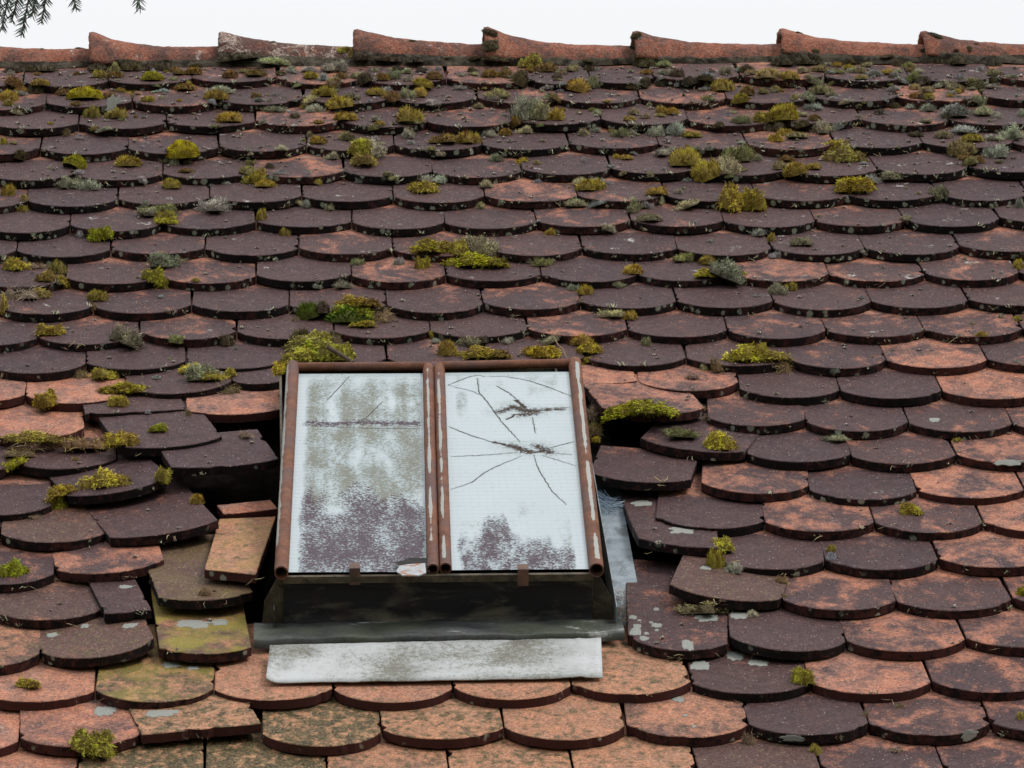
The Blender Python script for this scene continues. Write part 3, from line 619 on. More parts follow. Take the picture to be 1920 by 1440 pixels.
def fb(x, y, z, o=4): return noise.fractal(Vector((x, y, z)), 1.0, 2.0, o)
sm = lambda a, b, x: (lambda t: t * t * (3 - 2 * t))(max(0, min(1, (x - a) / (b - a))))
def left_dirt(s, t, p):
    edge = sm(.05, .13, s + .02 * fb(t * 14, 1, 1)) * sm(1.0, .94, s)
    n = fb(s * 5, t * 8, 2); n2 = fb(s * 14, t * 22, 5); st = fb(s * 9, t * 1.0, 9)
    top = .345 + .10 * fb(s * 5, 3, 4) - .05 * abs(s - .5)
    a = sm(top + .10, top - .05, t + .05 * n2) * (.74 + .30 * n + .18 * n2) * edge
    a *= 1 - .85 * math.exp(-((s - .32) / .10) ** 2 - ((t - .30) / .055) ** 2)
    a *= 1 - .25 * sm(.10, .0, t)
    b = edge * (.52 + .40 * n + .28 * st + .16 * n2) * sm(.22, .36, t) * (1 - .6 * sm(.88, .99, t))
    b = max(b, edge * .62 * math.exp(-((s - .93) / .10) ** 2) * sm(.3, .5, t) * sm(.9, .7, t) * (1 + .5 * n))
    b = max(b, edge * (.50 + .3 * n) * math.exp(-((t - .69) / .05) ** 2) * (1 - .5 * s))
    a = max(a, edge * (.80 + .25 * n2) * math.exp(-((t - .728 - .010 * n) / .015) ** 2))
    return a, b, 0.0
def right_dirt(s, t, p):
    edge = sm(.03, .09, s + .02 * fb(t * 14, 1, 7)) * sm(.93, .88, s)
    n = fb(s * 5, t * 8, 12); n2 = fb(s * 14, t * 22, 15)
    top = .20 + .10 * fb(s * 4, 3, 14) - .10 * sm(.35, .62, s) + .05 * sm(.7, .85, s)
    a = sm(top + .07, top - .05, t + .04 * n2) * (.60 + .35 * n + .3 * n2) * edge
    b = edge * max(0, .10 + .26 * n + .14 * n2) * (sm(.45, .2, t) + .8 * sm(.55, .9, t))
    b = max(b, edge * .42 * math.exp(-((s - .12) / .05) ** 2 - ((t - .83) / .08) ** 2) * (1 + n2))
    c = 0.0
    return a, b, c
pane([(535, 1073), (806, 1072), (797, 700), (555, 701)], left_dirt,
     [([(567, 797), (600, 799), (640, 801), (700, 803), (792, 803)], .0022, .62), ([(655, 705), (640, 722), (625, 738), (612, 752)], .0016, .6), ([(665, 795), (690, 780), (718, 752)], .0014, .5)],
     'left pane, heavily stained with purple-grey dirt')
blob = [([(935, 772), (962, 764)], .014, .66), ([(962, 763), (985, 770), (1005, 771)], .016, .78), ([(985, 770), (1050, 767)], .013, .66), ([(975, 778), (1000, 776)], .014, .7), ([(968, 750), (985, 765)], .004, .9), ([(950, 787), (965, 778)], .003, .8),
        ([(925, 829), (975, 840)], .004, .9), ([(958, 836), (988, 846)], .016, .74), ([(1008, 836), (1030, 848)], .016, .72), ([(988, 850), (1020, 846)], .005, .8)]
crk = [([(840, 722), (862, 713), (880, 706), (897, 703), (910, 706)], .00120, .72), ([(912, 706), (945, 705), (990, 713), (1030, 726), (1072, 743)], .00120, .72), ([(895, 708), (898, 735), (915, 755), (940, 790), (975, 828)], .00090, .70),
       ([(930, 723), (955, 737), (968, 748)], .00112, .75), ([(842, 800), (885, 817), (925, 829)], .00142, .85), ([(847, 856), (910, 853), (970, 848)], .00142, .80), ([(845, 918), (885, 904), (910, 885), (940, 870), (978, 855)], .00105, .66),
       ([(1000, 852), (1010, 880), (1035, 920), (1062, 946)], .00105, .60), ([(1020, 842), (1076, 828)], .00112, .70), ([(1020, 848), (1072, 852)], .00105, .55), ([(1015, 853), (1080, 873)], .00097, .45), ([(998, 782), (1004, 812)], .00120, .60), ([(840, 722), (885, 733), (900, 740)], .00097, .50), ([(1040, 765), (1068, 764)], .00090, .60)]
pane([(847, 1069), (1104, 1067), (1068, 697), (834, 699)], right_dirt, blob + crk, 'right pane, pale and cracked like a star')
# retaining clips, torn corner patch
for x, y in ((665, 1063), (980, 1065)):
    c = sk(x, y, .002)
    V = []
    for i in range(7):
        an = math.pi * i / 6; V.append(Vector((c.x - .0085 * math.cos(an), c.y + .006 + .008 * math.sin(an), c.z + .001)))
    V += [Vector((c.x + .0085, c.y - .012, c.z + .002)), Vector((c.x + .0085, c.y - .014, c.z - .024)), Vector((c.x - .0085, c.y - .014, c.z - .024)), Vector((c.x - .0085, c.y - .012, c.z + .002))]
    n = 7; F = [tuple(reversed(range(7))) , (6, 7, 10, 0), (7, 8, 9, 10)]
    o = lk('retaining_clip', V, F, MBROWN); sd_ = o.modifiers.new('s', 'SOLIDIFY'); sd_.thickness = .0022
pc = [sk(743, 1073, .003), sk(749, 1063, .004), sk(765, 1060, .004), sk(797, 1058, .004), sk(799, 1076, .005), sk(785, 1081, .004), sk(755, 1081, .003)]
MPATCH = mat_simple('bare_sheet_rust_spot', (0.42, 0.45, 0.47), (0.36, 0.38, 0.40), 60, 0.5, 0, 0.2, (0.30, 0.14, 0.07), 26)
o = lk('corner_patch', pc, [tuple(range(7))], MPATCH); o.modifiers.new('s', 'SOLIDIFY').thickness = .002
pd = [sk(738, 1054, .0035), sk(752, 1052, .0035), (sk(766, 1046, .0035)), sk(800, 1046, .0035), sk(800, 1056, .0035), sk(770, 1057, .0035), sk(750, 1062, .0035)]
MHOLE = mat_simple('tar', (0.012, 0.011, 0.012), (0.03, 0.026, 0.024), 60, 0.8)
lk('broken_edge', pd, [tuple(range(7))], MHOLE)
# pale sheet lying on the tiles below the apron
V, F = [], []; nx, ny = 60, 8
cs = [unp(498, 1281, .006), unp(1130, 1272, .006), unp(1127, 1197, .006), unp(506, 1211, .006)]
for j in range(ny + 1):
    for i in range(nx + 1):
        s, t = i / nx, j / ny; q = cs[0].lerp(cs[1], s).lerp(cs[3].lerp(cs[2], s), t)
        q.z += .0030 * noise.noise(Vector((s * 6, t * 2, 1))) + .0008 * noise.noise(Vector((s * 25, t * 6, 1))) + (.008 * ((.04 - s) / .04) ** 2 * (1 - t) ** 3 if s < .04 else 0) + (.0016 if .925 < s < .945 else 0)
        V.append(q)
for j in range(ny):
    for i in range(nx): a = j * (nx + 1) + i; F.append((a, a + 1, a + nx + 2, a + nx + 1))
zc = W3(V[0]); zs = link('metal_sheet', [W3(p) - zc for p in V], F, MZ, None, True); zs.location = zc; zs.modifiers.new('s', 'SOLIDIFY').thickness = -.0016
tag(zs, 'pale grey blotched metal sheet lying on the tiles below the skylight', 'metal sheet')

# ------------------------------------------------------------------ moss and lichen plants
def plant_mesh(kind, seed):
    rg = random.Random(seed * 31 + hash_(kind)); V, F, T, Q = [], [], [], []
    def blade(p, d, ln, wd_, r, t0=0.0, bend=None, seg=1):
        side = d.cross(Vector((rg.uniform(-1, 1), rg.uniform(-1, 1), rg.uniform(-1, 1)))).normalized() * wd_
        b = len(V); pts = [p]; dd = d.copy()
        for k in range(seg):
            if bend is not None: dd = (dd + bend / seg).normalized()
            pts.append(pts[-1] + dd * (ln / seg))
        for k, q in enumerate(pts[:-1]):
            f = 1 - 0.55 * k / seg; V.extend((q - side * f, q + side * f)); tt = t0 + (1 - t0) * k / seg; T.extend((tt, tt)); Q.extend((r, r))
        V.append(pts[-1]); T.append(1.0); Q.append(r)
        for k in range(seg - 1): F.append((b + 2 * k, b + 2 * k + 1, b + 2 * k + 3, b + 2 * k + 2))
        F.append((b + 2 * seg - 2, b + 2 * seg - 1, b + 2 * seg)); return pts
    if kind in ('cushion', 'pellet', 'dome'):
        lobes = [(0, 0, 1.0, 1.0)] if kind == 'dome' else [(0, 0, .72, .80)] + [(rg.uniform(-.62, .62), rg.uniform(-.6, .6), rg.uniform(.26, .46), rg.uniform(.45, 1.0)) for _ in range(rg.randrange(5, 9) if kind == 'cushion' else 1)]
        n = {'cushion': 1300, 'dome': 2400, 'pellet': 420}[kind]; bl = {'cushion': .24, 'dome': .11, 'pellet': .24}[kind]
        for (lx, ly, lr, lh) in lobes:                      # inner bodies
            b = len(V); m, kk = 14, 6
            for i in range(kk + 1):
                ph = math.pi / 2 * i / kk
                for j in range(m):
                    an = 2 * math.pi * j / m; rr = .90 * (1 + .12 * noise.noise(Vector((math.cos(an) * 2 + seed, math.sin(an) * 2, ph))))
                    V.append(Vector((lx + lr * rr * math.cos(ph) * math.cos(an), ly + lr * rr * math.cos(ph) * math.sin(an), lh * rr * math.sin(ph) - .02))); T.append(.15); Q.append(.5)
            for i in range(kk):
                for j in range(m): F.append((b + i * m + j, b + i * m + (j + 1) % m, b + (i + 1) * m + (j + 1) % m, b + (i + 1) * m + j))
        tot = sum(l[2] ** 2 for l in lobes)
        for (lx, ly, lr, lh) in lobes:
            for _ in range(int(n * lr * lr / tot)):
                z = rg.random() ** .8; an = rg.uniform(0, 2 * math.pi); rh = math.sqrt(1 - z * z)
                d = Vector((rh * math.cos(an), rh * math.sin(an), z)); k = .90 * (1 + .12 * noise.noise(d * 2.2 + Vector((seed, 0, 0))))
                p = Vector((lx + lr * k * d.x, ly + lr * k * d.y, lh * k * d.z))
                dd = (Vector((d.x, d.y, d.z + .35)) + Vector((rg.uniform(-1, 1), rg.uniform(-1, 1), rg.uniform(-1, 1))) * .45).normalized()
                blade(p, dd, bl * rg.uniform(.5, 1.5), .024 if kind != 'pellet' else .035, max(0, min(1, .5 + .9 * noise.noise(p * 2.6 + Vector((seed * 3, 0, 0))) + rg.uniform(-.3, .3))), max(0, .05 + .5 * z) if kind != 'pellet' else .4)
    elif kind in ('tuft', 'dry', 'lichen'):
        lobes = [(0, 0, .62, .60)] + [(rg.uniform(-.62, .62), rg.uniform(-.6, .6), rg.uniform(.24, .44), rg.uniform(.28, .85)) for _ in range(rg.randrange(6, 10))]
        for (lx, ly, lr, lh) in lobes:
            b = len(V); m, kk = 12, 4
            for i in range(kk + 1):
                ph = math.pi / 2 * i / kk
                for j in range(m):
                    an = 2 * math.pi * j / m; rr = (.88 if kind == 'tuft' else .78) * (1 + .22 * noise.noise(Vector((math.cos(an) * 2 + seed, math.sin(an) * 2 + lx * 5, ph))))
                    V.append(Vector((lx + lr * rr * math.cos(ph) * math.cos(an), ly + lr * rr * math.cos(ph) * math.sin(an), lh * rr * math.sin(ph) - .02))); T.append(.05); Q.append(.35)
            for i in range(kk):
                for j in range(m): F.append((b + i * m + j, b + i * m + (j + 1) % m, b + (i + 1) * m + (j + 1) % m, b + (i + 1) * m + j))
        tot = sum(l[2] ** 2 for l in lobes); n = {'tuft': 950, 'dry': 380, 'lichen': 700}[kind]
        for (lx, ly, lr, lh) in lobes:
            for _ in range(int(n * lr * lr / tot)):
                z = rg.random() ** .9; an = rg.uniform(0, 2 * math.pi); rh = math.sqrt(1 - z * z); d = Vector((rh * math.cos(an), rh * math.sin(an), z))
                p = Vector((lx + lr * .85 * d.x, ly + lr * .85 * d.y, lh * .85 * d.z))
                r = max(0, min(1, .45 + .9 * noise.noise(p * 2.4 + Vector((seed * 3, 1, 0))) + rg.uniform(-.35, .35))); tb = .05 + .35 * z
                jit = Vector((rg.uniform(-1, 1), rg.uniform(-1, 1), rg.uniform(-1, 1)))
                if kind == 'tuft':
                    pts = blade(p, (d + jit * .8 + Vector((0, 0, -.1))).normalized(), rg.uniform(.10, .28), .013, r, tb, Vector((rg.uniform(-.5, .5), rg.uniform(-.5, .5), -.9)), 3)
                    for q in (1, 2, 3):
                        ax = (pts[q] - pts[q - 1]).normalized()
                        for sgn in (-1, 1):
                            sd2 = ax.cross(Vector((rg.uniform(-1, 1), rg.uniform(-1, 1), 1))).normalized() * sgn
                            blade(pts[q - 1].lerp(pts[q], rg.random()), (ax * .7 + sd2).normalized(), rg.uniform(.05, .11), .016, min(1, r * .85 + rg.random() * .15), min(1, tb + .15 * q))
                elif kind == 'dry':
                    blade(p, (d + jit * 1.1).normalized(), rg.uniform(.25, .75), .010, r, .3, Vector((rg.uniform(-1, 1), rg.uniform(-1, 1), -.8)), 4)
                else:
                    pts = blade(p, (d * .8 + jit * .6 + Vector((0, 0, .5))).normalized(), rg.uniform(.14, .34), .017, r, .35, Vector((rg.uniform(-1, 1), rg.uniform(-1, 1), .2)) * .9, 2)
                    for q in (1, 1, 2, 2):
                        blade(pts[q], Vector((rg.uniform(-1, 1), rg.uniform(-1, 1), rg.uniform(-.2, .9))).normalized(), rg.uniform(.06, .15), .015, r, .7)
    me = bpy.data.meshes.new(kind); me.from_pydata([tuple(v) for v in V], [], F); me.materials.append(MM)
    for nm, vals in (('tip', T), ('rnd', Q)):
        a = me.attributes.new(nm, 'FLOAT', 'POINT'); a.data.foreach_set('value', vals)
    me.update(); return me
def hash_(s): return sum(ord(c) * (i + 3) for i, c in enumerate(s))
PM = {k: [plant_mesh(k, i) for i in range(n)] for k, n in (('cushion', 6), ('dome', 2), ('pellet', 3), ('tuft', 5), ('dry', 3), ('lichen', 5))}
# kind letters: c olive cushion, b brown cushion, k dark cushion, g green dome, y yellow cushion, v vivid green tuft, t yellow tuft, o olive-brown tuft, d dry tuft, l grey lichen, p grey pellet, s pale cushion
KIND = {'c': ('cushion', 'moss_cushion', 'olive moss cushion', (.42, .33, .055)), 'b': ('cushion', 'moss_cushion', 'brown moss cushion', (.29, .195, .055)), 'k': ('cushion', 'moss_cushion', 'dark brown moss clump', (.13, .11, .06)),
        'g': ('dome', 'moss_cushion', 'bright green moss dome', (.42, .40, .02)), 'y': ('cushion', 'moss_cushion', 'golden moss cushion', (.46, .36, .05)), 's': ('cushion', 'moss_cushion', 'pale tan moss cushion', (.38, .33, .16)),
        'e': ('cushion', 'moss_cushion', 'deep green moss clump', (.11, .17, .012)), 'v': ('tuft', 'moss_tuft', 'vivid yellow-green moss tuft', (.46, .50, .03)), 't': ('tuft', 'moss_tuft', 'yellow feathery moss tuft', (.56, .50, .06)),
        'o': ('tuft', 'moss_tuft', 'olive feathery moss tuft', (.48, .41, .08)), 'd': ('dry', 'dry_moss', 'dry brown moss wisp', (.40, .30, .16)), 'l': ('lichen', 'lichen_tuft', 'grey-green lichen tuft', (.50, .50, .36)),
        'm': ('lichen', 'lichen_tuft', 'olive-grey lichen tuft', (.36, .36, .18)), 'p': ('pellet', 'lichen_pellet', 'grey lichen pellet', (.42, .40, .34))}
CROP = {'A': (0, 40), 'B': (480, 40), 'C': (960, 40), 'D': (1440, 40), 'E': (0, 380), 'F': (480, 380), 'G': (960, 380), 'H': (1440, 380), 'I': (1060, 660), 'J': (1060, 940), 'K': (0, 720), 'L': (0, 1080), 'M': (1440, 720), 'N': (1440, 1080), 'O': (960, 1080)}
PL = {
'A': '30,420,180,500,b 235,430,370,490,c 225,465,345,545,k 415,495,525,560,b 515,495,760,595,g 760,530,850,580,b 905,515,1080,605,c 1060,375,1225,450,g 690,365,800,425,c 745,385,820,430,b 820,375,920,425,b 1380,345,1520,405,b 1290,365,1390,405,b 1660,365,1790,430,b 1840,355,2000,420,b 1300,465,1450,525,b 1540,500,1700,595,c 1560,470,1720,550,l 0,510,130,600,y 110,495,225,550,b 20,590,105,635,c 535,590,610,635,b 640,630,750,725,c 800,655,965,735,c 1625,675,1810,765,c 450,780,525,860,k 1250,890,1495,1020,g 1180,975,1260,1060,m 1280,985,1345,1080,l 465,990,650,1115,g 850,1010,1065,1100,c 430,1155,600,1260,l 590,1160,730,1270,l 1200,1170,1355,1260,c 0,1215,100,1310,c 150,1290,220,1350,s 105,1355,225,1430,o 1810,1075,1930,1165,s 1835,1030,1920,1080,m 1840,1140,2010,1225,c 1490,1300,1725,1440,l 1040,1375,1300,1470,m 1160,1400,1310,1500,c 1060,1335,1135,1380,p 90,955,190,1030,k 0,865,60,925,c 1880,520,1930,575,b 1045,925,1100,950,p 345,1080,395,1105,p 355,750,400,775,c 1000,700,1035,725,b 910,725,960,750,p 215,595,260,620,p 1660,1190,1730,1225,l 1030,1145,1100,1210,l 815,580,870,610,b 540,375,605,405,b 255,375,310,405,b 40,325,190,390,k 190,330,300,385,k 290,325,435,385,k 660,310,800,380,k 820,295,900,380,m 900,300,1060,380,k 1090,310,1200,375,k 1210,305,1310,370,k 1430,315,1520,350,k 1640,210,1920,350,k 300,140,330,210,k 60,650,190,700,l 560,185,630,210,k',
'B': '355,375,470,435,c 470,380,550,445,l 520,410,640,490,s 340,330,460,385,l 480,290,680,390,l 600,370,680,430,b 690,370,780,430,l 775,365,870,460,k 890,390,1020,450,b 980,350,1085,435,m 1170,420,1320,490,c 1270,370,1390,440,b 1590,370,1670,410,l 1680,360,1830,425,b 1830,340,1920,425,b 0,525,40,575,b 60,535,110,560,p 115,525,180,560,p 80,570,135,605,p 185,550,225,575,p 340,540,470,620,l 380,600,490,685,l 440,490,600,570,c 525,550,705,650,c 650,530,780,590,s 840,490,960,560,c 945,470,1020,540,l 955,515,1090,595,b 1085,480,1180,580,l 1180,480,1295,570,c 1565,480,1745,555,c 1740,490,1915,585,m 830,580,875,605,p 30,620,210,690,l 585,670,730,750,c 595,630,640,680,l 1045,650,1255,770,c 1060,680,1230,770,m 1150,710,1250,775,l 1095,790,1190,880,l 600,805,750,900,m 700,815,880,990,t 780,850,970,1010,l 720,970,935,1090,o 395,860,540,925,c 375,800,430,870,m 1320,840,1520,925,b 1505,810,1660,920,y 1700,795,1800,870,l 1820,800,1920,860,b 1735,970,1855,1055,m 515,975,630,1040,l 0,1090,85,1190,c 0,1185,150,1250,c 85,1145,150,1185,p 115,1120,170,1150,p 420,1165,500,1225,c 735,1155,835,1220,l 925,1195,1115,1290,c 1105,1160,1390,1300,t 1180,1120,1310,1210,l 1310,1130,1465,1225,l 990,1150,1060,1190,l 1670,1170,1780,1250,l 330,1320,430,1400,l 515,1360,595,1420,l 1655,1330,1720,1410,m 280,1320,340,1370,l 685,95,735,260,o 585,170,700,250,o 690,220,900,340,k 1150,130,1200,160,k 1690,30,1820,140,k 1690,120,1810,240,k 1700,230,1890,345,k 1410,250,1450,300,k 1570,240,1690,330,k 20,280,230,330,l 900,250,1100,330,k 1090,260,1300,330,k 100,120,150,160,k',
'C': '0,500,200,745,l 100,560,290,745,l 270,650,400,745,y 0,700,80,780,b 0,345,110,480,k 60,210,230,340,o 190,305,340,385,b 330,350,400,400,s 380,320,490,380,m 510,265,620,330,k 385,420,560,525,c 530,370,670,505,m 960,355,1060,400,b 945,405,1030,490,k 1180,350,1290,420,k 1280,410,1380,470,k 1380,400,1520,450,k 1420,365,1520,430,l 1550,320,1640,400,m 1650,300,1710,350,k 1715,310,1810,390,k 1815,350,2010,440,s 1485,415,1650,530,c 1690,480,1830,560,b 1650,540,1780,610,y 1840,500,1920,545,s 610,640,670,705,l 865,650,945,700,s 960,685,1040,730,s 1080,625,1160,690,c 1140,650,1265,705,y 1590,670,1655,715,p 1660,690,1790,770,m 1820,640,2000,760,o 1920,620,2160,755,y 240,520,350,590,m 330,505,400,530,p 490,780,575,860,l 755,790,860,870,m 715,800,770,835,b 880,800,940,850,l 1030,760,1140,865,l 1150,730,1290,860,l 1270,820,1395,875,c 1145,855,1200,890,p 40,780,150,845,l 0,1025,130,1105,y 155,1040,225,1075,s 510,1010,570,1055,p 755,985,810,1030,c 825,1000,915,1040,c 1040,940,1220,1020,l 1190,930,1430,1095,c 1370,1020,1580,1190,y 1560,985,1730,1150,l 1600,900,1830,1060,m 1810,970,1880,1050,l 1000,1115,1080,1165,p 160,1180,230,1215,p 455,1150,560,1230,l 460,1180,670,1280,y 600,1155,690,1230,l 710,1185,765,1225,p 1015,1240,1180,1310,c 1100,1230,1170,1265,b 1200,1255,1290,1295,p 1260,1235,1310,1260,p 1540,1165,1760,1400,t 1700,1180,1920,1420,t 1600,1260,1850,1420,t 1450,1250,1500,1280,p 870,1305,960,1400,l 860,1380,960,1440,m 390,1320,560,1400,l 560,1340,700,1390,l 960,1340,1060,1400,l 1090,1300,1140,1370,l 1210,1330,1420,1410,l 1510,1390,1620,1440,l 885,60,980,160,k 880,150,960,240,k 890,230,1000,340,k 940,260,1060,350,k 1060,285,1210,350,l 925,100,985,145,p 820,145,890,180,l 340,150,375,165,k',
'D': '0,265,35,310,k 320,205,385,240,k 845,240,960,290,k 20,275,200,345,k 190,265,400,340,k 390,300,470,340,l 470,300,560,345,c 560,285,700,330,k 560,320,650,365,c 690,300,780,345,l 640,340,730,390,s 730,350,860,415,l 850,350,950,400,c 950,340,1010,385,l 930,285,1020,340,k 1010,290,1090,350,m 320,330,460,385,s 450,350,590,400,m 210,340,320,390,m 100,360,220,440,c 0,350,100,420,s 270,390,390,470,m 650,395,740,440,s 1050,360,1150,440,m 1095,400,1210,475,k 960,420,1060,465,l 1630,270,1730,340,k 1240,255,1310,320,k 1320,265,1480,335,k 1640,340,1760,410,m 1640,400,1700,470,k 1340,430,1450,520,l 1450,400,1640,500,m 320,470,470,550,s 340,490,460,550,s 20,480,100,530,s 170,545,240,585,s 245,520,390,620,m 270,600,410,670,l 455,555,535,590,p 520,580,610,620,p 885,470,990,530,l 850,570,910,600,p 1060,460,1140,515,s 1130,485,1250,540,s 1060,525,1160,580,b 1155,530,1250,590,c 1040,600,1130,660,l 1130,600,1260,680,l 1270,590,1520,730,l 1300,680,1400,740,k 1490,530,1620,620,m 1520,620,1700,715,l 1680,670,1760,725,p 1680,725,1725,750,p 615,630,700,675,c 695,630,755,665,p 640,690,710,720,p 860,665,920,700,p 0,740,140,830,k 300,715,470,850,m 70,805,180,860,c 120,835,280,885,s 0,820,120,905,t 400,830,600,1000,o 450,880,680,1060,o 1045,755,1200,860,l 1060,820,1150,865,k 1250,815,1375,880,s 1360,770,1540,850,l 1345,890,1530,1000,s 1440,840,1600,910,y 1620,900,1800,1030,l 1750,770,1900,900,l 1640,850,1760,900,l 1410,990,1550,1045,b 1440,1025,1560,1090,s 1540,1005,1625,1065,b 1865,640,1940,715,l 30,1045,140,1115,s 130,1040,280,1150,c 280,1060,405,1115,c 70,1010,190,1055,b 890,905,940,930,p 955,925,1000,950,p 480,1110,770,1295,t 740,1140,840,1220,l 840,1140,1070,1210,l 1200,1185,1370,1340,m 1020,1230,1055,1255,p 1100,1270,1155,1295,p 370,1235,410,1260,p 560,1300,620,1360,l 1850,1290,1920,1400,l 1660,1350,1720,1400,l 210,60,260,90,k 1190,85,1300,120,k 1390,190,1430,240,k 1490,165,1530,240,k 1540,160,1590,185,k 70,90,120,150,k 1140,170,1190,260,k',
'E': '35,385,215,510,t 205,440,340,500,d 280,470,430,590,o 370,415,485,530,c 400,540,560,630,o 60,600,380,740,d 200,600,380,720,o 0,620,70,800,o 580,195,680,265,l 685,140,840,270,v 1155,80,1310,165,t 1030,20,1180,110,l 840,230,900,275,l 1075,430,1240,600,t 1110,370,1370,500,m 1300,380,1420,450,d 1430,560,1495,595,c 1180,680,1235,715,l 655,650,805,740,c 690,720,740,800,d 275,880,470,1000,t 630,935,665,955,p 840,930,1080,1080,m 1270,975,1385,1050,m 1630,980,1760,1075,k 1740,1075,1795,1100,p 1255,1155,1295,1175,p 1135,1290,1225,1325,p 705,1215,930,1330,t 800,1310,1080,1440,t 790,1400,950,1530,o 540,1240,670,1320,d 1320,1180,1520,1280,t 1430,1190,1680,1340,m 1500,1250,1700,1340,t 1680,1205,1785,1305,t 265,1370,440,1510,t 1650,1340,1800,1440,d',
'F': '0,30,85,130,c 175,180,260,250,c 700,400,820,470,l 1040,390,1110,470,l 1160,255,1460,390,t 1430,215,1600,390,o 1570,220,1800,400,l 1450,360,1810,500,v 1205,355,1300,495,t 580,575,735,650,l 420,600,490,640,l 310,725,480,870,e 430,730,560,830,k 590,680,900,800,o 510,780,860,920,e 600,760,850,860,v 870,750,1050,900,d 720,870,900,940,t 230,935,400,1080,k 180,950,560,1130,o 430,1000,720,1190,t 300,1000,600,1150,v 390,930,560,1060,t 550,960,650,1050,d 240,1040,500,1200,t 430,1030,740,1200,v 130,1140,240,1280,t 260,840,330,890,d 1360,1030,1520,1150,c 1510,985,1680,1080,m 1520,1060,1850,1185,t 1300,950,1350,1010,c 1375,975,1430,1040,k 1300,1005,1380,1055,l 1665,990,1750,1045,k 1830,1000,1920,1060,l',
'G': '95,1035,390,1175,t 210,980,380,1060,m 415,990,590,1075,c 450,1030,685,1140,t 520,1130,600,1200,t 975,985,1045,1075,m 1490,1105,1600,1250,d 1600,1030,1920,1200,t 1780,1090,2100,1200,o 925,80,1105,150,s 1355,130,1395,155,p 670,150,760,210,l 255,190,330,245,c 175,400,300,480,m 840,455,980,540,c 1190,370,1350,450,m 1365,480,1560,570,t 1400,395,1540,470,c 1480,390,1730,580,m 1700,490,1760,540,t 500,600,600,690,c 415,600,500,660,l 640,790,830,870,l 830,810,940,880,c 1800,680,1865,710,p 1450,270,1525,300,p 1800,180,1920,245,l 730,570,860,640,l 470,700,520,745,d 1280,1270,1405,1325,d 1420,1200,1480,1260,l',
'H': '165,260,335,330,s 0,580,130,690,m 120,590,220,660,c 0,360,95,420,l 0,220,60,290,c 670,690,720,720,p 840,465,890,495,p 1560,955,1640,1005,c 1505,885,1560,915,p 485,85,540,115,p 360,80,410,110,p 1725,505,1775,535,p 540,300,590,330,p 855,340,895,360,p 1835,410,1920,500,c 985,75,1085,140,m 1450,400,1500,430,p 1840,840,1910,895,c 1730,820,1770,865,l 1835,1170,1885,1200,p 1870,1185,1920,1215,p 495,1230,545,1270,p 20,1110,190,1280,d 660,330,740,380,l',
'I': '290,360,560,480,v 450,340,810,490,v 140,350,280,500,d 140,480,270,620,d 200,610,260,670,t 760,570,1020,660,m 1010,520,1260,735,t 1010,390,1110,450,d 1020,440,1080,520,d',
'J': '1030,230,1270,380,t 1055,355,1200,500,y 1200,440,1325,540,l 1580,540,1670,610,d 1615,680,1670,720,d 880,790,1190,860,m 1370,790,1440,870,l 1690,1190,1840,1360,t',
'K': '60,330,430,490,d 80,330,400,440,o 0,460,260,560,d 0,530,210,640,v 415,385,760,510,d 420,390,620,470,o 780,320,990,465,t 1120,270,1280,360,v 640,590,920,780,t 340,720,620,860,t 370,780,490,940,t 1165,580,1285,720,t 1420,820,1530,900,c 0,1260,190,1440,v 1390,160,1440,240,d 1790,345,1920,405,d 1080,185,1140,220,p 540,530,600,575,d 190,960,330,1015,d',
'L': '100,740,315,840,t 560,1095,850,1320,t 1480,60,1580,150,d',
'M': '430,1250,520,1320,p 990,860,1150,980,t 410,370,600,440,l 430,1200,500,1260,c 1390,400,1450,435,c',
'N': '320,1250,420,1350,c 1860,1005,1920,1075,c 1880,30,1960,150,v 910,1250,1030,1320,d 960,940,1030,990,d 700,970,750,1050,d',
'O': '1730,1140,1830,1260,d'}
bpy.context.view_layer.update()
dg = bpy.context.evaluated_depsgraph_get()
CW = W3(CAMR)
def cast(x, y):
    ok, loc, nor, idx, ob, mtx = scene.ray_cast(dg, CW, D3(ray(x, y)))
    return (loc, nor, ob) if ok else None
PLANTS = []
def ob_rail(o): return o.name.startswith(('top_rail', 'side_rail', 'glass_pane'))
rp = random.Random(5)
jobs = []
for cn, txt in PL.items():
    ox, oy = CROP[cn]
    for it in txt.split():
        a = it.split(','); x0, y0, x1, y1 = [float(q) / 4 for q in a[:4]]; jobs.append((ox + x0, oy + y0, ox + x1, oy + y1, a[4]))
for _ in range(230):                                  # the crust of small clumps thickens towards the ridge and the right
    yy = 132 + 210 * rp.random() ** 1.7; xx = 1920 * (rp.random() ** .75 if rp.random() < .7 else rp.random()); hw = rp.uniform(4.5, 13); jobs.append((xx - hw, yy - hw * rp.uniform(.7, 1.1), xx + hw, yy + 1, rp.choice('splllmmmbcpkpl')))
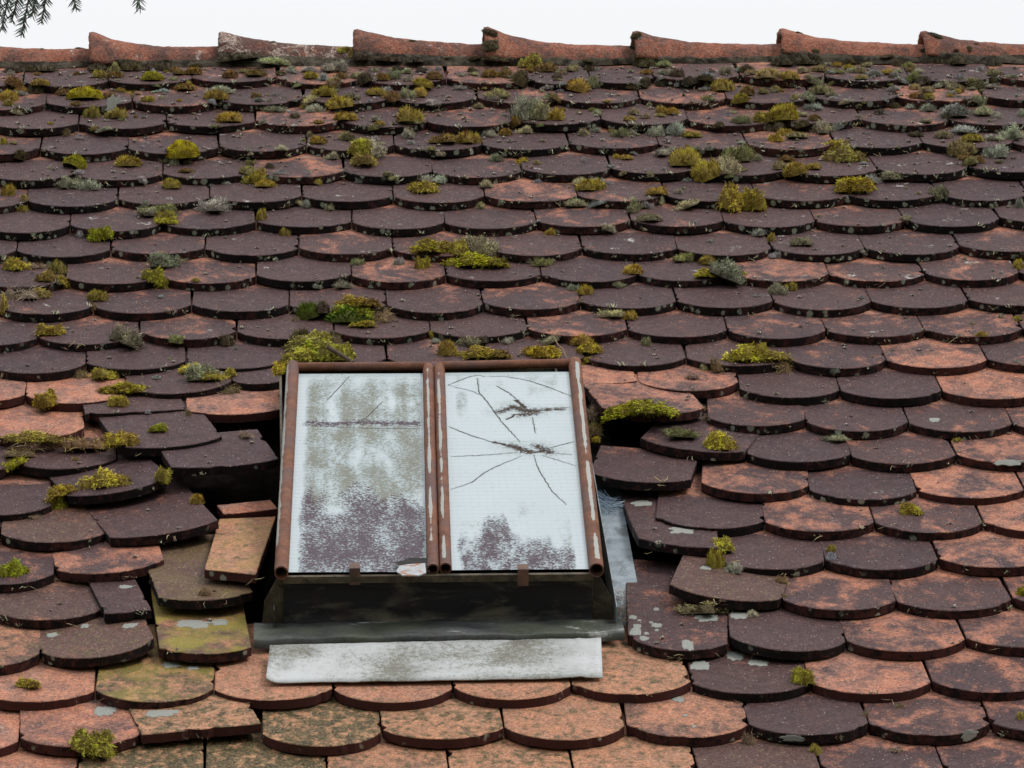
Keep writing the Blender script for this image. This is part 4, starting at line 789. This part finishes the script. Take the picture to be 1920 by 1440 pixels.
for (x0, y0, x1, y1, kd) in jobs:
    form, name, words, col = KIND[kd]
    sc = ppm((y0 + y1) / 2); rr = (x1 - x0) / 2 / sc; hp = (y1 - y0) / sc; cx = (x0 + x1) / 2
    rr *= 1.1 if form in ('pellet', 'dome') else 1.3; Hh = max(.5 * rr, hp * 1.0)
    
    cy = y1 - .14 * rr * sc
    hit = cast(cx, cy) or cast(cx, y1)
    if not hit: continue
    if ob_rail(hit[2]): hit = cast(cx, cy - 16) or hit
    loc, nor, ob = hit; rid = ob.name.startswith('ridge'); sy = rr * rp.uniform(.85, 1.1)
    if rid or (ob.name.startswith('mortar') and kd == 'k'):
        h2 = cast(cx, (y0 + y1) / 2) or hit; loc, nor, ob = h2; sy = max(.6 * rr, hp * .55); Hh = .55 * min(rr, sy)
    if ob.name.startswith('side_flashing') or ob.name.startswith('side_tray'): loc = loc - D3(ray(cx, cy)) * .07
    up = (nor * .6 + Vector((0, 0, 1)) * .7).normalized()
    if nor.z < .2: up = (nor * .5 + Vector((0, 0, 1))).normalized()
    spin = rp.uniform(0, 6.28)
    if rid: up = nor; spin = 0
    zx = (U - up * U.dot(up)).normalized(); q = Matrix((zx, up.cross(zx), up)).transposed().to_quaternion()
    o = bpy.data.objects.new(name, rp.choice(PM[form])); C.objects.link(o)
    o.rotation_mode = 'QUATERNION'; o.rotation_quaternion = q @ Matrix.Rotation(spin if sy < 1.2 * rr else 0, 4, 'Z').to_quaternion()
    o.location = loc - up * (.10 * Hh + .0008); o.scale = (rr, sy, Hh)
    v = rp.uniform(.8, 1.2); o.color = (min(1, col[0] * v * rp.uniform(.9, 1.12)), min(1, col[1] * v), min(1, col[2] * v * rp.uniform(.7, 1.4)), 1)
    PLANTS.append(dict(o=o, kd=kd, words=words, ob=ob, x=cx, y=cy, w=(x1 - x0), name=name))

# white lichen crusts on single tiles
CR = {'O': '1335,640,1490,700 1600,570,1750,630 1760,630,1930,675 1240,225,1400,290 1380,280,1560,340 1625,275,1780,320 1195,900,1295,945 870,295,940,325 905,365,970,400 880,395,975,442 1040,355,1130,388 990,422,1030,442 955,452,1025,486 1060,240,1105,260 1268,478,1365,556 1280,1040,1320,1056 1345,1120,1380,1140 940,328,975,342 1070,400,1100,416 1025,343,1060,358',
      'L': '695,985,870,1045 1075,1010,1335,1055 1310,330,1590,390 1590,325,1720,370 1215,645,1365,690 1400,680,1500,705 910,360,1030,390 890,70,990,95 600,360,670,390 340,430,430,460', 'I': '500,1115,665,1155 770,1305,970,1360', 'M': '1205,258,1290,285 1680,575,1920,605', 'J': '1010,487,1100,512', 'A': '730,600,975,690', 'D': '470,765,580,810', 'N': '100,1195,290,1240 1430,1165,1585,1225'}
def crust(seed):
    rg = random.Random(seed); n = 40; V = [(0, 0, .5)]; ph = rg.uniform(0, 9)
    for k, (f, z) in enumerate(((.55, .55), (.92, .35), (1.0, 0))):
        for i in range(n):
            an = 2 * math.pi * i / n; r = f * (1 + .55 * noise.noise(Vector((math.cos(an) * 1.9 + ph, math.sin(an) * 1.9, 1))) + .30 * noise.noise(Vector((math.cos(an) * 6, math.sin(an) * 6, ph))))
            V.append((r * math.cos(an), r * math.sin(an), z * (1 + .4 * noise.noise(Vector((an * 3, f * 4, ph))))))
    F = [(0, 1 + i, 1 + (i + 1) % n) for i in range(n)]
    for k in range(2):
        for i in range(n): F.append((1 + k * n + i, 1 + (k + 1) * n + i, 1 + (k + 1) * n + (i + 1) % n, 1 + k * n + (i + 1) % n))
    me = bpy.data.meshes.new('lichen_crust'); me.from_pydata(V, [], F); me.materials.append(MCRUST); me.update(); return me
CM = [crust(i) for i in range(6)]
for cn, txt in CR.items():
    ox, oy = CROP[cn]
    for it in txt.split():
        x0, y0, x1, y1 = [float(q) / 4 for q in it.split(',')]; cx, cy = ox + (x0 + x1) / 2, oy + (y0 + y1) / 2
        hit = cast(cx, cy)
        if not hit: continue
        loc, nor, ob = hit; sc = ppm(cy); o = bpy.data.objects.new('lichen_crust', rp.choice(CM)); C.objects.link(o)
        vd = (loc - CW).normalized(); ca = abs(vd.dot(nor))
        xd = (U - nor * U.dot(nor)).normalized(); yd = nor.cross(xd); m3 = Matrix((xd, yd, nor)).transposed()
        if rp.random() < .5: m3 = m3 @ Matrix.Rotation(math.pi, 3, 'Z')
        o.matrix_world = Matrix.Translation(loc + nor * .0002) @ m3.to_4x4() @ Matrix.Diagonal(((x1 - x0) / 2 / sc, max(.25, min(4, (y1 - y0) / 2 / sc / ca / ((x1 - x0) / 2 / sc))) * (x1 - x0) / 2 / sc, .0016, 1))
        PLANTS.append(dict(o=o, kd='w', words='white lichen crust', ob=ob, x=cx, y=cy, w=(x1 - x0), name='lichen_crust'))

# countless specks of lichen, a lichen fringe under the tile edges and loose plant litter
def merged(name, items, label, mat=MM, cat=None):
    V, F, T, Q = [], [], [], []
    for loc, up, s, h, rg, form in items:
        q = up.to_track_quat('Z', 'Y').to_matrix()
        if form == 'speck':
            n = 26
            for _ in range(n):
                z = rg.random(); an = rg.uniform(0, 6.28); d = Vector((math.sqrt(1 - z * z) * math.cos(an), math.sqrt(1 - z * z) * math.sin(an), z * h)); b = len(V)
                sd2 = Vector((-math.sin(an), math.cos(an), 0)) * .32
                for v in (d * .3 - sd2, d * .3 + sd2, d * rg.uniform(.8, 1.2)): V.append(loc + q @ (v * s))
                F.append((b, b + 1, b + 2)); T.extend((.4, .4, 1)); r = rg.random(); Q.extend((r, r, r))
        else:
            n = 9 if form == 'fringe' else 3
            for _ in range(n):
                b = len(V); an = rg.uniform(0, 6.28); base = Vector((rg.uniform(-1, 1), rg.uniform(-.5, .5), 0)); d = Vector((math.cos(an) * .8, math.sin(an) * .8, rg.uniform(.5, 1.2)))
                if form == 'litter': d = Vector((math.cos(an), math.sin(an), .12)) * 1.6
                sd2 = Vector((-math.sin(an), math.cos(an), 0)) * (.16 if form == 'fringe' else .07); mid = base + d * .55 + Vector((rg.uniform(-.3, .3), rg.uniform(-.3, .3), 0))
                for v in (base - sd2, base + sd2, mid - sd2 * .8, mid + sd2 * .8, base + d * rg.uniform(.9, 1.3)): V.append(loc + q @ (v * s))
                F.extend(((b, b + 1, b + 3, b + 2), (b + 2, b + 3, b + 4))); T.extend((.2, .2, .6, .6, 1)); r = rg.random(); Q.extend((r,) * 5)
    o = link(name, V, F, mat); attr(o, 'tip', T); attr(o, 'rnd', Q); tag(o, label, cat or name.replace('_', ' '), None, 'stuff'); return o
sp_, fr_, lt_ = [], [], []
for _ in range(5200):
    x, y = rp.uniform(0, 1920), 128 + 1300 * rp.random() ** 1.6
    if 500 < x < 1160 and y > 670: continue
    h = cast(x, y)
    if not h or not h[2].name.startswith(('roof_tile', 'ridge_tile')): continue
    loc, nor, ob = h; top = nor.z > .3
    if top and y < 1250 and rp.random() < (.50 if y < 330 else .20 if y < 700 else .08):
        sp_.append((loc, (nor + Vector((0, 0, .5))).normalized(), rp.uniform(.0028, .0066) * (1.3 if y < 300 else 1), rp.uniform(.5, .9), rp, 'speck'))
    elif not top and rp.random() < (.62 if y < 420 else .34 if y < 660 else .14):
        fr_.append((loc, (nor * .7 + Vector((0, 0, 1))).normalized(), rp.uniform(.004, .0085), 1, rp, 'fringe'))
    elif not top and rp.random() < .28:
        lt_.append((loc, (nor + Vector((0, 0, 1))).normalized(), rp.uniform(.006, .012), 1, rp, 'litter'))
o = merged('lichen_specks', sp_, 'tiny grey lichen specks strewn over the tile faces', cat='lichen'); o.color = (.50, .47, .40, 1)
o = merged('lichen_fringe', fr_, 'grey-green lichen fringe growing along the tile edges', cat='lichen'); o.color = (.46, .47, .34, 1)
o = merged('plant_litter', lt_, 'thin dry stalks caught under the tile edges', cat='litter'); o.color = (.32, .25, .14, 1)
# brown needles packed between flashing and tile
items = []
for _ in range(200):
    x, y = rp.uniform(1150, 1170), rp.uniform(1105, 1168); q = unp(x, y, rp.uniform(-.024, .006)); items.append((W3(q), Vector((rp.uniform(-.6, .6), -.4, 1)).normalized(), rp.uniform(.006, .011), 1, rp, 'litter'))
merged('needle_litter', items, 'brown dry needles packed between the flashing and a long maroon tile', MLIT, 'litter')
# cobweb: sagging threads under the tile right of the skylight
V, F = [], []
a0, b0 = unp(1112, 925, -.012), unp(1172, 950, -.012)
for i in range(70):
    p = unp(rp.uniform(1108, 1135), rp.uniform(915, 945), rp.uniform(-.018, -.004)); q = unp(rp.uniform(1135, 1172), rp.uniform(930, 965), rp.uniform(-.026, -.010)); m_ = (p + q) / 2 + Vector((0, -.004 - .012 * rp.random(), -.006 * rp.random()))
    for (c, d) in ((p, m_), (m_, q)):
        b = len(V); s = Vector((0, .00035, .00035)); V += [W3(c - s), W3(c + s), W3(d + s), W3(d - s)]; F.append((b, b + 1, b + 2, b + 3))
w_ = link('cobweb', V, F, MWEB); tag(w_, 'bluish dusty cobweb strung beside the right rail of the skylight', 'cobweb')
# twig on the moss above the skylight
def stick(a, b, r0, r1, n=10, m=7, jit=.0):
    V, F = [], []; ax = (b - a).normalized(); s = ax.orthogonal().normalized(); t = ax.cross(s)
    for i in range(n + 1):
        k = i / n; c = a.lerp(b, k) + (s * noise.noise(Vector((k * 3, 1, a.x))) + t * noise.noise(Vector((k * 3, 5, a.x)))) * jit; r = r0 + (r1 - r0) * k
        for j in range(m): an = 2 * math.pi * j / m; V.append(c + (s * math.cos(an) + t * math.sin(an)) * r)
    for i in range(n):
        for j in range(m): F.append((i * m + j, i * m + (j + 1) % m, (i + 1) * m + (j + 1) % m, (i + 1) * m + j))
    F.append(tuple(range(m))); F.append(tuple(reversed(range(n * m, n * m + m)))); return V, F
V, F = stick(W3(unp(616, 651, .034)), W3(unp(662, 680, .030)), .0042, .0036, jit=.001)
tw = link('twig', V, F, MBARK, None, True); tag(tw, 'short brown twig lying on moss at the top left corner of skylight', 'twig')
# little straw on the frame's right corner
V, F = stick(W3(unp(1041, 636, .012)), W3(unp(1069, 676, .050)), .0011, .0007, jit=.004)
st_ = link('grass_stalk', V, F, MLIT, None, True); tag(st_, 'thin pale dry stalk arching onto the top right of the skylight', 'stalk')

# ------------------------------------------------------------------ spruce twigs hanging into the top left corner
DS = 6.4
def at(x, y, d=DS): return CW + D3(ray(x, y)) * d
sb = empty('spruce_branch', at(60, -60)); tag(sb, 'dark green spruce branch tips hanging in at the top left corner', 'branch')
SBL = sb.location
shoots = [((62, -40), (40, 66), 0), ((92, -40), (78, 42), .05), ((40, -30), (22, 40), .12), ((20, -20), (2, 56), .25), ((128, -50), (143, 17), 0), ((250, -60), (263, 17), 0), ((8, -30), (-8, 40), .3), ((70, -30), (60, 30), .1)]
BV, BF, NV, NF = [], [], [], []
def addm(VV, FF, V, F): b = len(VV); VV.extend([v - SBL for v in V]); FF.extend([tuple(i + b for i in f) for f in F])
for k in range(len(shoots) - 1): pass
addm(BV, BF, *stick(at(-80, -60, DS + .2), at(300, -62), .006, .003, jit=.01))
rq = random.Random(3)
for (a, b, off) in shoots:
    pa, pb = at(*a, DS + off), at(*b, DS + off); addm(BV, BF, *stick(at(a[0], -62, DS + off * .5), pa, .002, .0016)); addm(BV, BF, *stick(pa, pb, .0016, .0009))
    ax = (pb - pa).normalized(); n = int((pb - pa).length / .0009)
    for i in range(n):
        t = i / n; p = pa.lerp(pb, t); an = rq.uniform(0, 6.28); s = ax.orthogonal().normalized(); s2 = ax.cross(s); rad = s * math.cos(an) + s2 * math.sin(an)
        d = (ax * rq.uniform(.55, .95) + rad * rq.uniform(.7, 1.1)).normalized(); ln = rq.uniform(.012, .0185) * (1 - .3 * t ** 6); sd2 = d.cross(Vector((0, 1, 0))).normalized() * .00075; up2 = d.cross(sd2).normalized() * .0005
        V = [p - sd2, p + up2, p + sd2, p + d * ln * .6 - sd2 * .9, p + d * ln * .6 + up2, p + d * ln * .6 + sd2 * .9, p + d * ln]
        addm(NV, NF, V, [(0, 1, 4, 3), (1, 2, 5, 4), (2, 0, 3, 5), (3, 4, 6), (4, 5, 6), (5, 3, 6)])
link('bough', BV, BF, MBARK, sb, True); nd = link('needles', NV, NF, MNEED, sb); nd['kind'] = 'stuff'

# ------------------------------------------------------------------ labels
def tone(t):
    if t['desc']: return t['desc']
    p = t['pat']
    if t['alg'] > .3: return 'algae greened tile'
    if t['gri'] > .5: return 'olive-brown stained tile'
    if p > .8: return 'dark purple-brown tile'
    if p > .62: return 'brown tile with orange flecks'
    if p > .36: return 'tile mottled brown and orange'
    return 'mostly orange tile'
byrow = {}
for t in TILES: byrow.setdefault(t['row'], []).append(t)
TREF = {}
for r, ts in byrow.items():
    ts.sort(key=lambda t: t['x'])
    vis = [t for t in ts if t['xr'] > 4 and t['xl'] < 1916]
    rowtxt = (ORD[r] + ' row below ridge') if r <= 12 else ('bottom row' if r == 23 else (ORD[24 - r] + ' row from the bottom'))
    for t in ts:
        if t not in vis: t['place'] = 'beyond the %s end of the %s' % ('left' if t['x'] < 900 else 'right', rowtxt); continue
        if 13 <= r <= 20:
            sd_ = [q for q in vis if (q['x'] < 820) == (t['x'] < 820)]
            i = (len(sd_) - sd_.index(t)) if t['x'] < 820 else sd_.index(t) + 1
            t['place'] = '%s %s of skylight, %s' % (ORD[i], 'left' if t['x'] < 820 else 'right', rowtxt)
        else:
            i = vis.index(t)
            t['place'] = '%s from %s in %s' % ((ORD[i + 1], 'left', rowtxt) if i < len(vis) / 2 else (ORD[len(vis) - i], 'right', rowtxt))
    for t in ts: TREF[t['o'].name] = t
for t in TILES: tag(t['o'], tone(t) + ', ' + t['place'], 'roof tile', 'beaver-tail roof tiles laid in courses', 'thing')
PGRP = {'moss_cushion': 'moss cushions on the roof', 'moss_tuft': 'feathery moss tufts on the roof', 'dry_moss': 'dry moss wisps on the roof', 'lichen_tuft': 'grey lichen tufts on the roof', 'lichen_pellet': 'small lichen pellets on the tiles', 'lichen_crust': 'white lichen crusts on the tiles'}
PCAT = {'moss_cushion': 'moss', 'moss_tuft': 'moss', 'dry_moss': 'moss', 'lichen_tuft': 'lichen', 'lichen_pellet': 'lichen', 'lichen_crust': 'lichen'}
groups = {}
for p in PLANTS:
    ob = p['ob']; t = TREF.get(ob.name)
    if t: where = 'on tile ' + t['place']
    elif ob.name.startswith('ridge'):
        i = [q[0].name for q in RT].index(ob.name); where = 'on the ' + ORD[i + 1] + ' ridge tile from left'
    elif ob.name.startswith('mortar'):
        i = max(1, sum(1 for q in RIDGE if q[0] < p['x'])); where = 'on mortar under the ' + ORD[i] + ' ridge tile from left'
    else: where = 'at the edge of the skylight'
    p['where'] = where; groups.setdefault((p['words'], where), []).append(p)
for (w, where), ps in groups.items():
    ps.sort(key=lambda p: p['x'])
    for i, p in enumerate(ps):
        where_ = where; pre = '' if len(ps) == 1 else (('left ', 'right ')[i] if len(ps) == 2 else (('leftmost ', 'middle ', 'rightmost ')[i] if len(ps) == 3 else ORD[i + 1] + ' '))
        tag(p['o'], (pre + w + ' ' + where).replace(' the ', ' ' if len((pre + w + ' ' + where).split()) > 16 else ' the '), PCAT[p['name']], PGRP[p['name']])
print('tiles', len(TILES), 'plants', len(PLANTS), 'specks', len(sp_), 'fringe', len(fr_), 'litter', len(lt_))
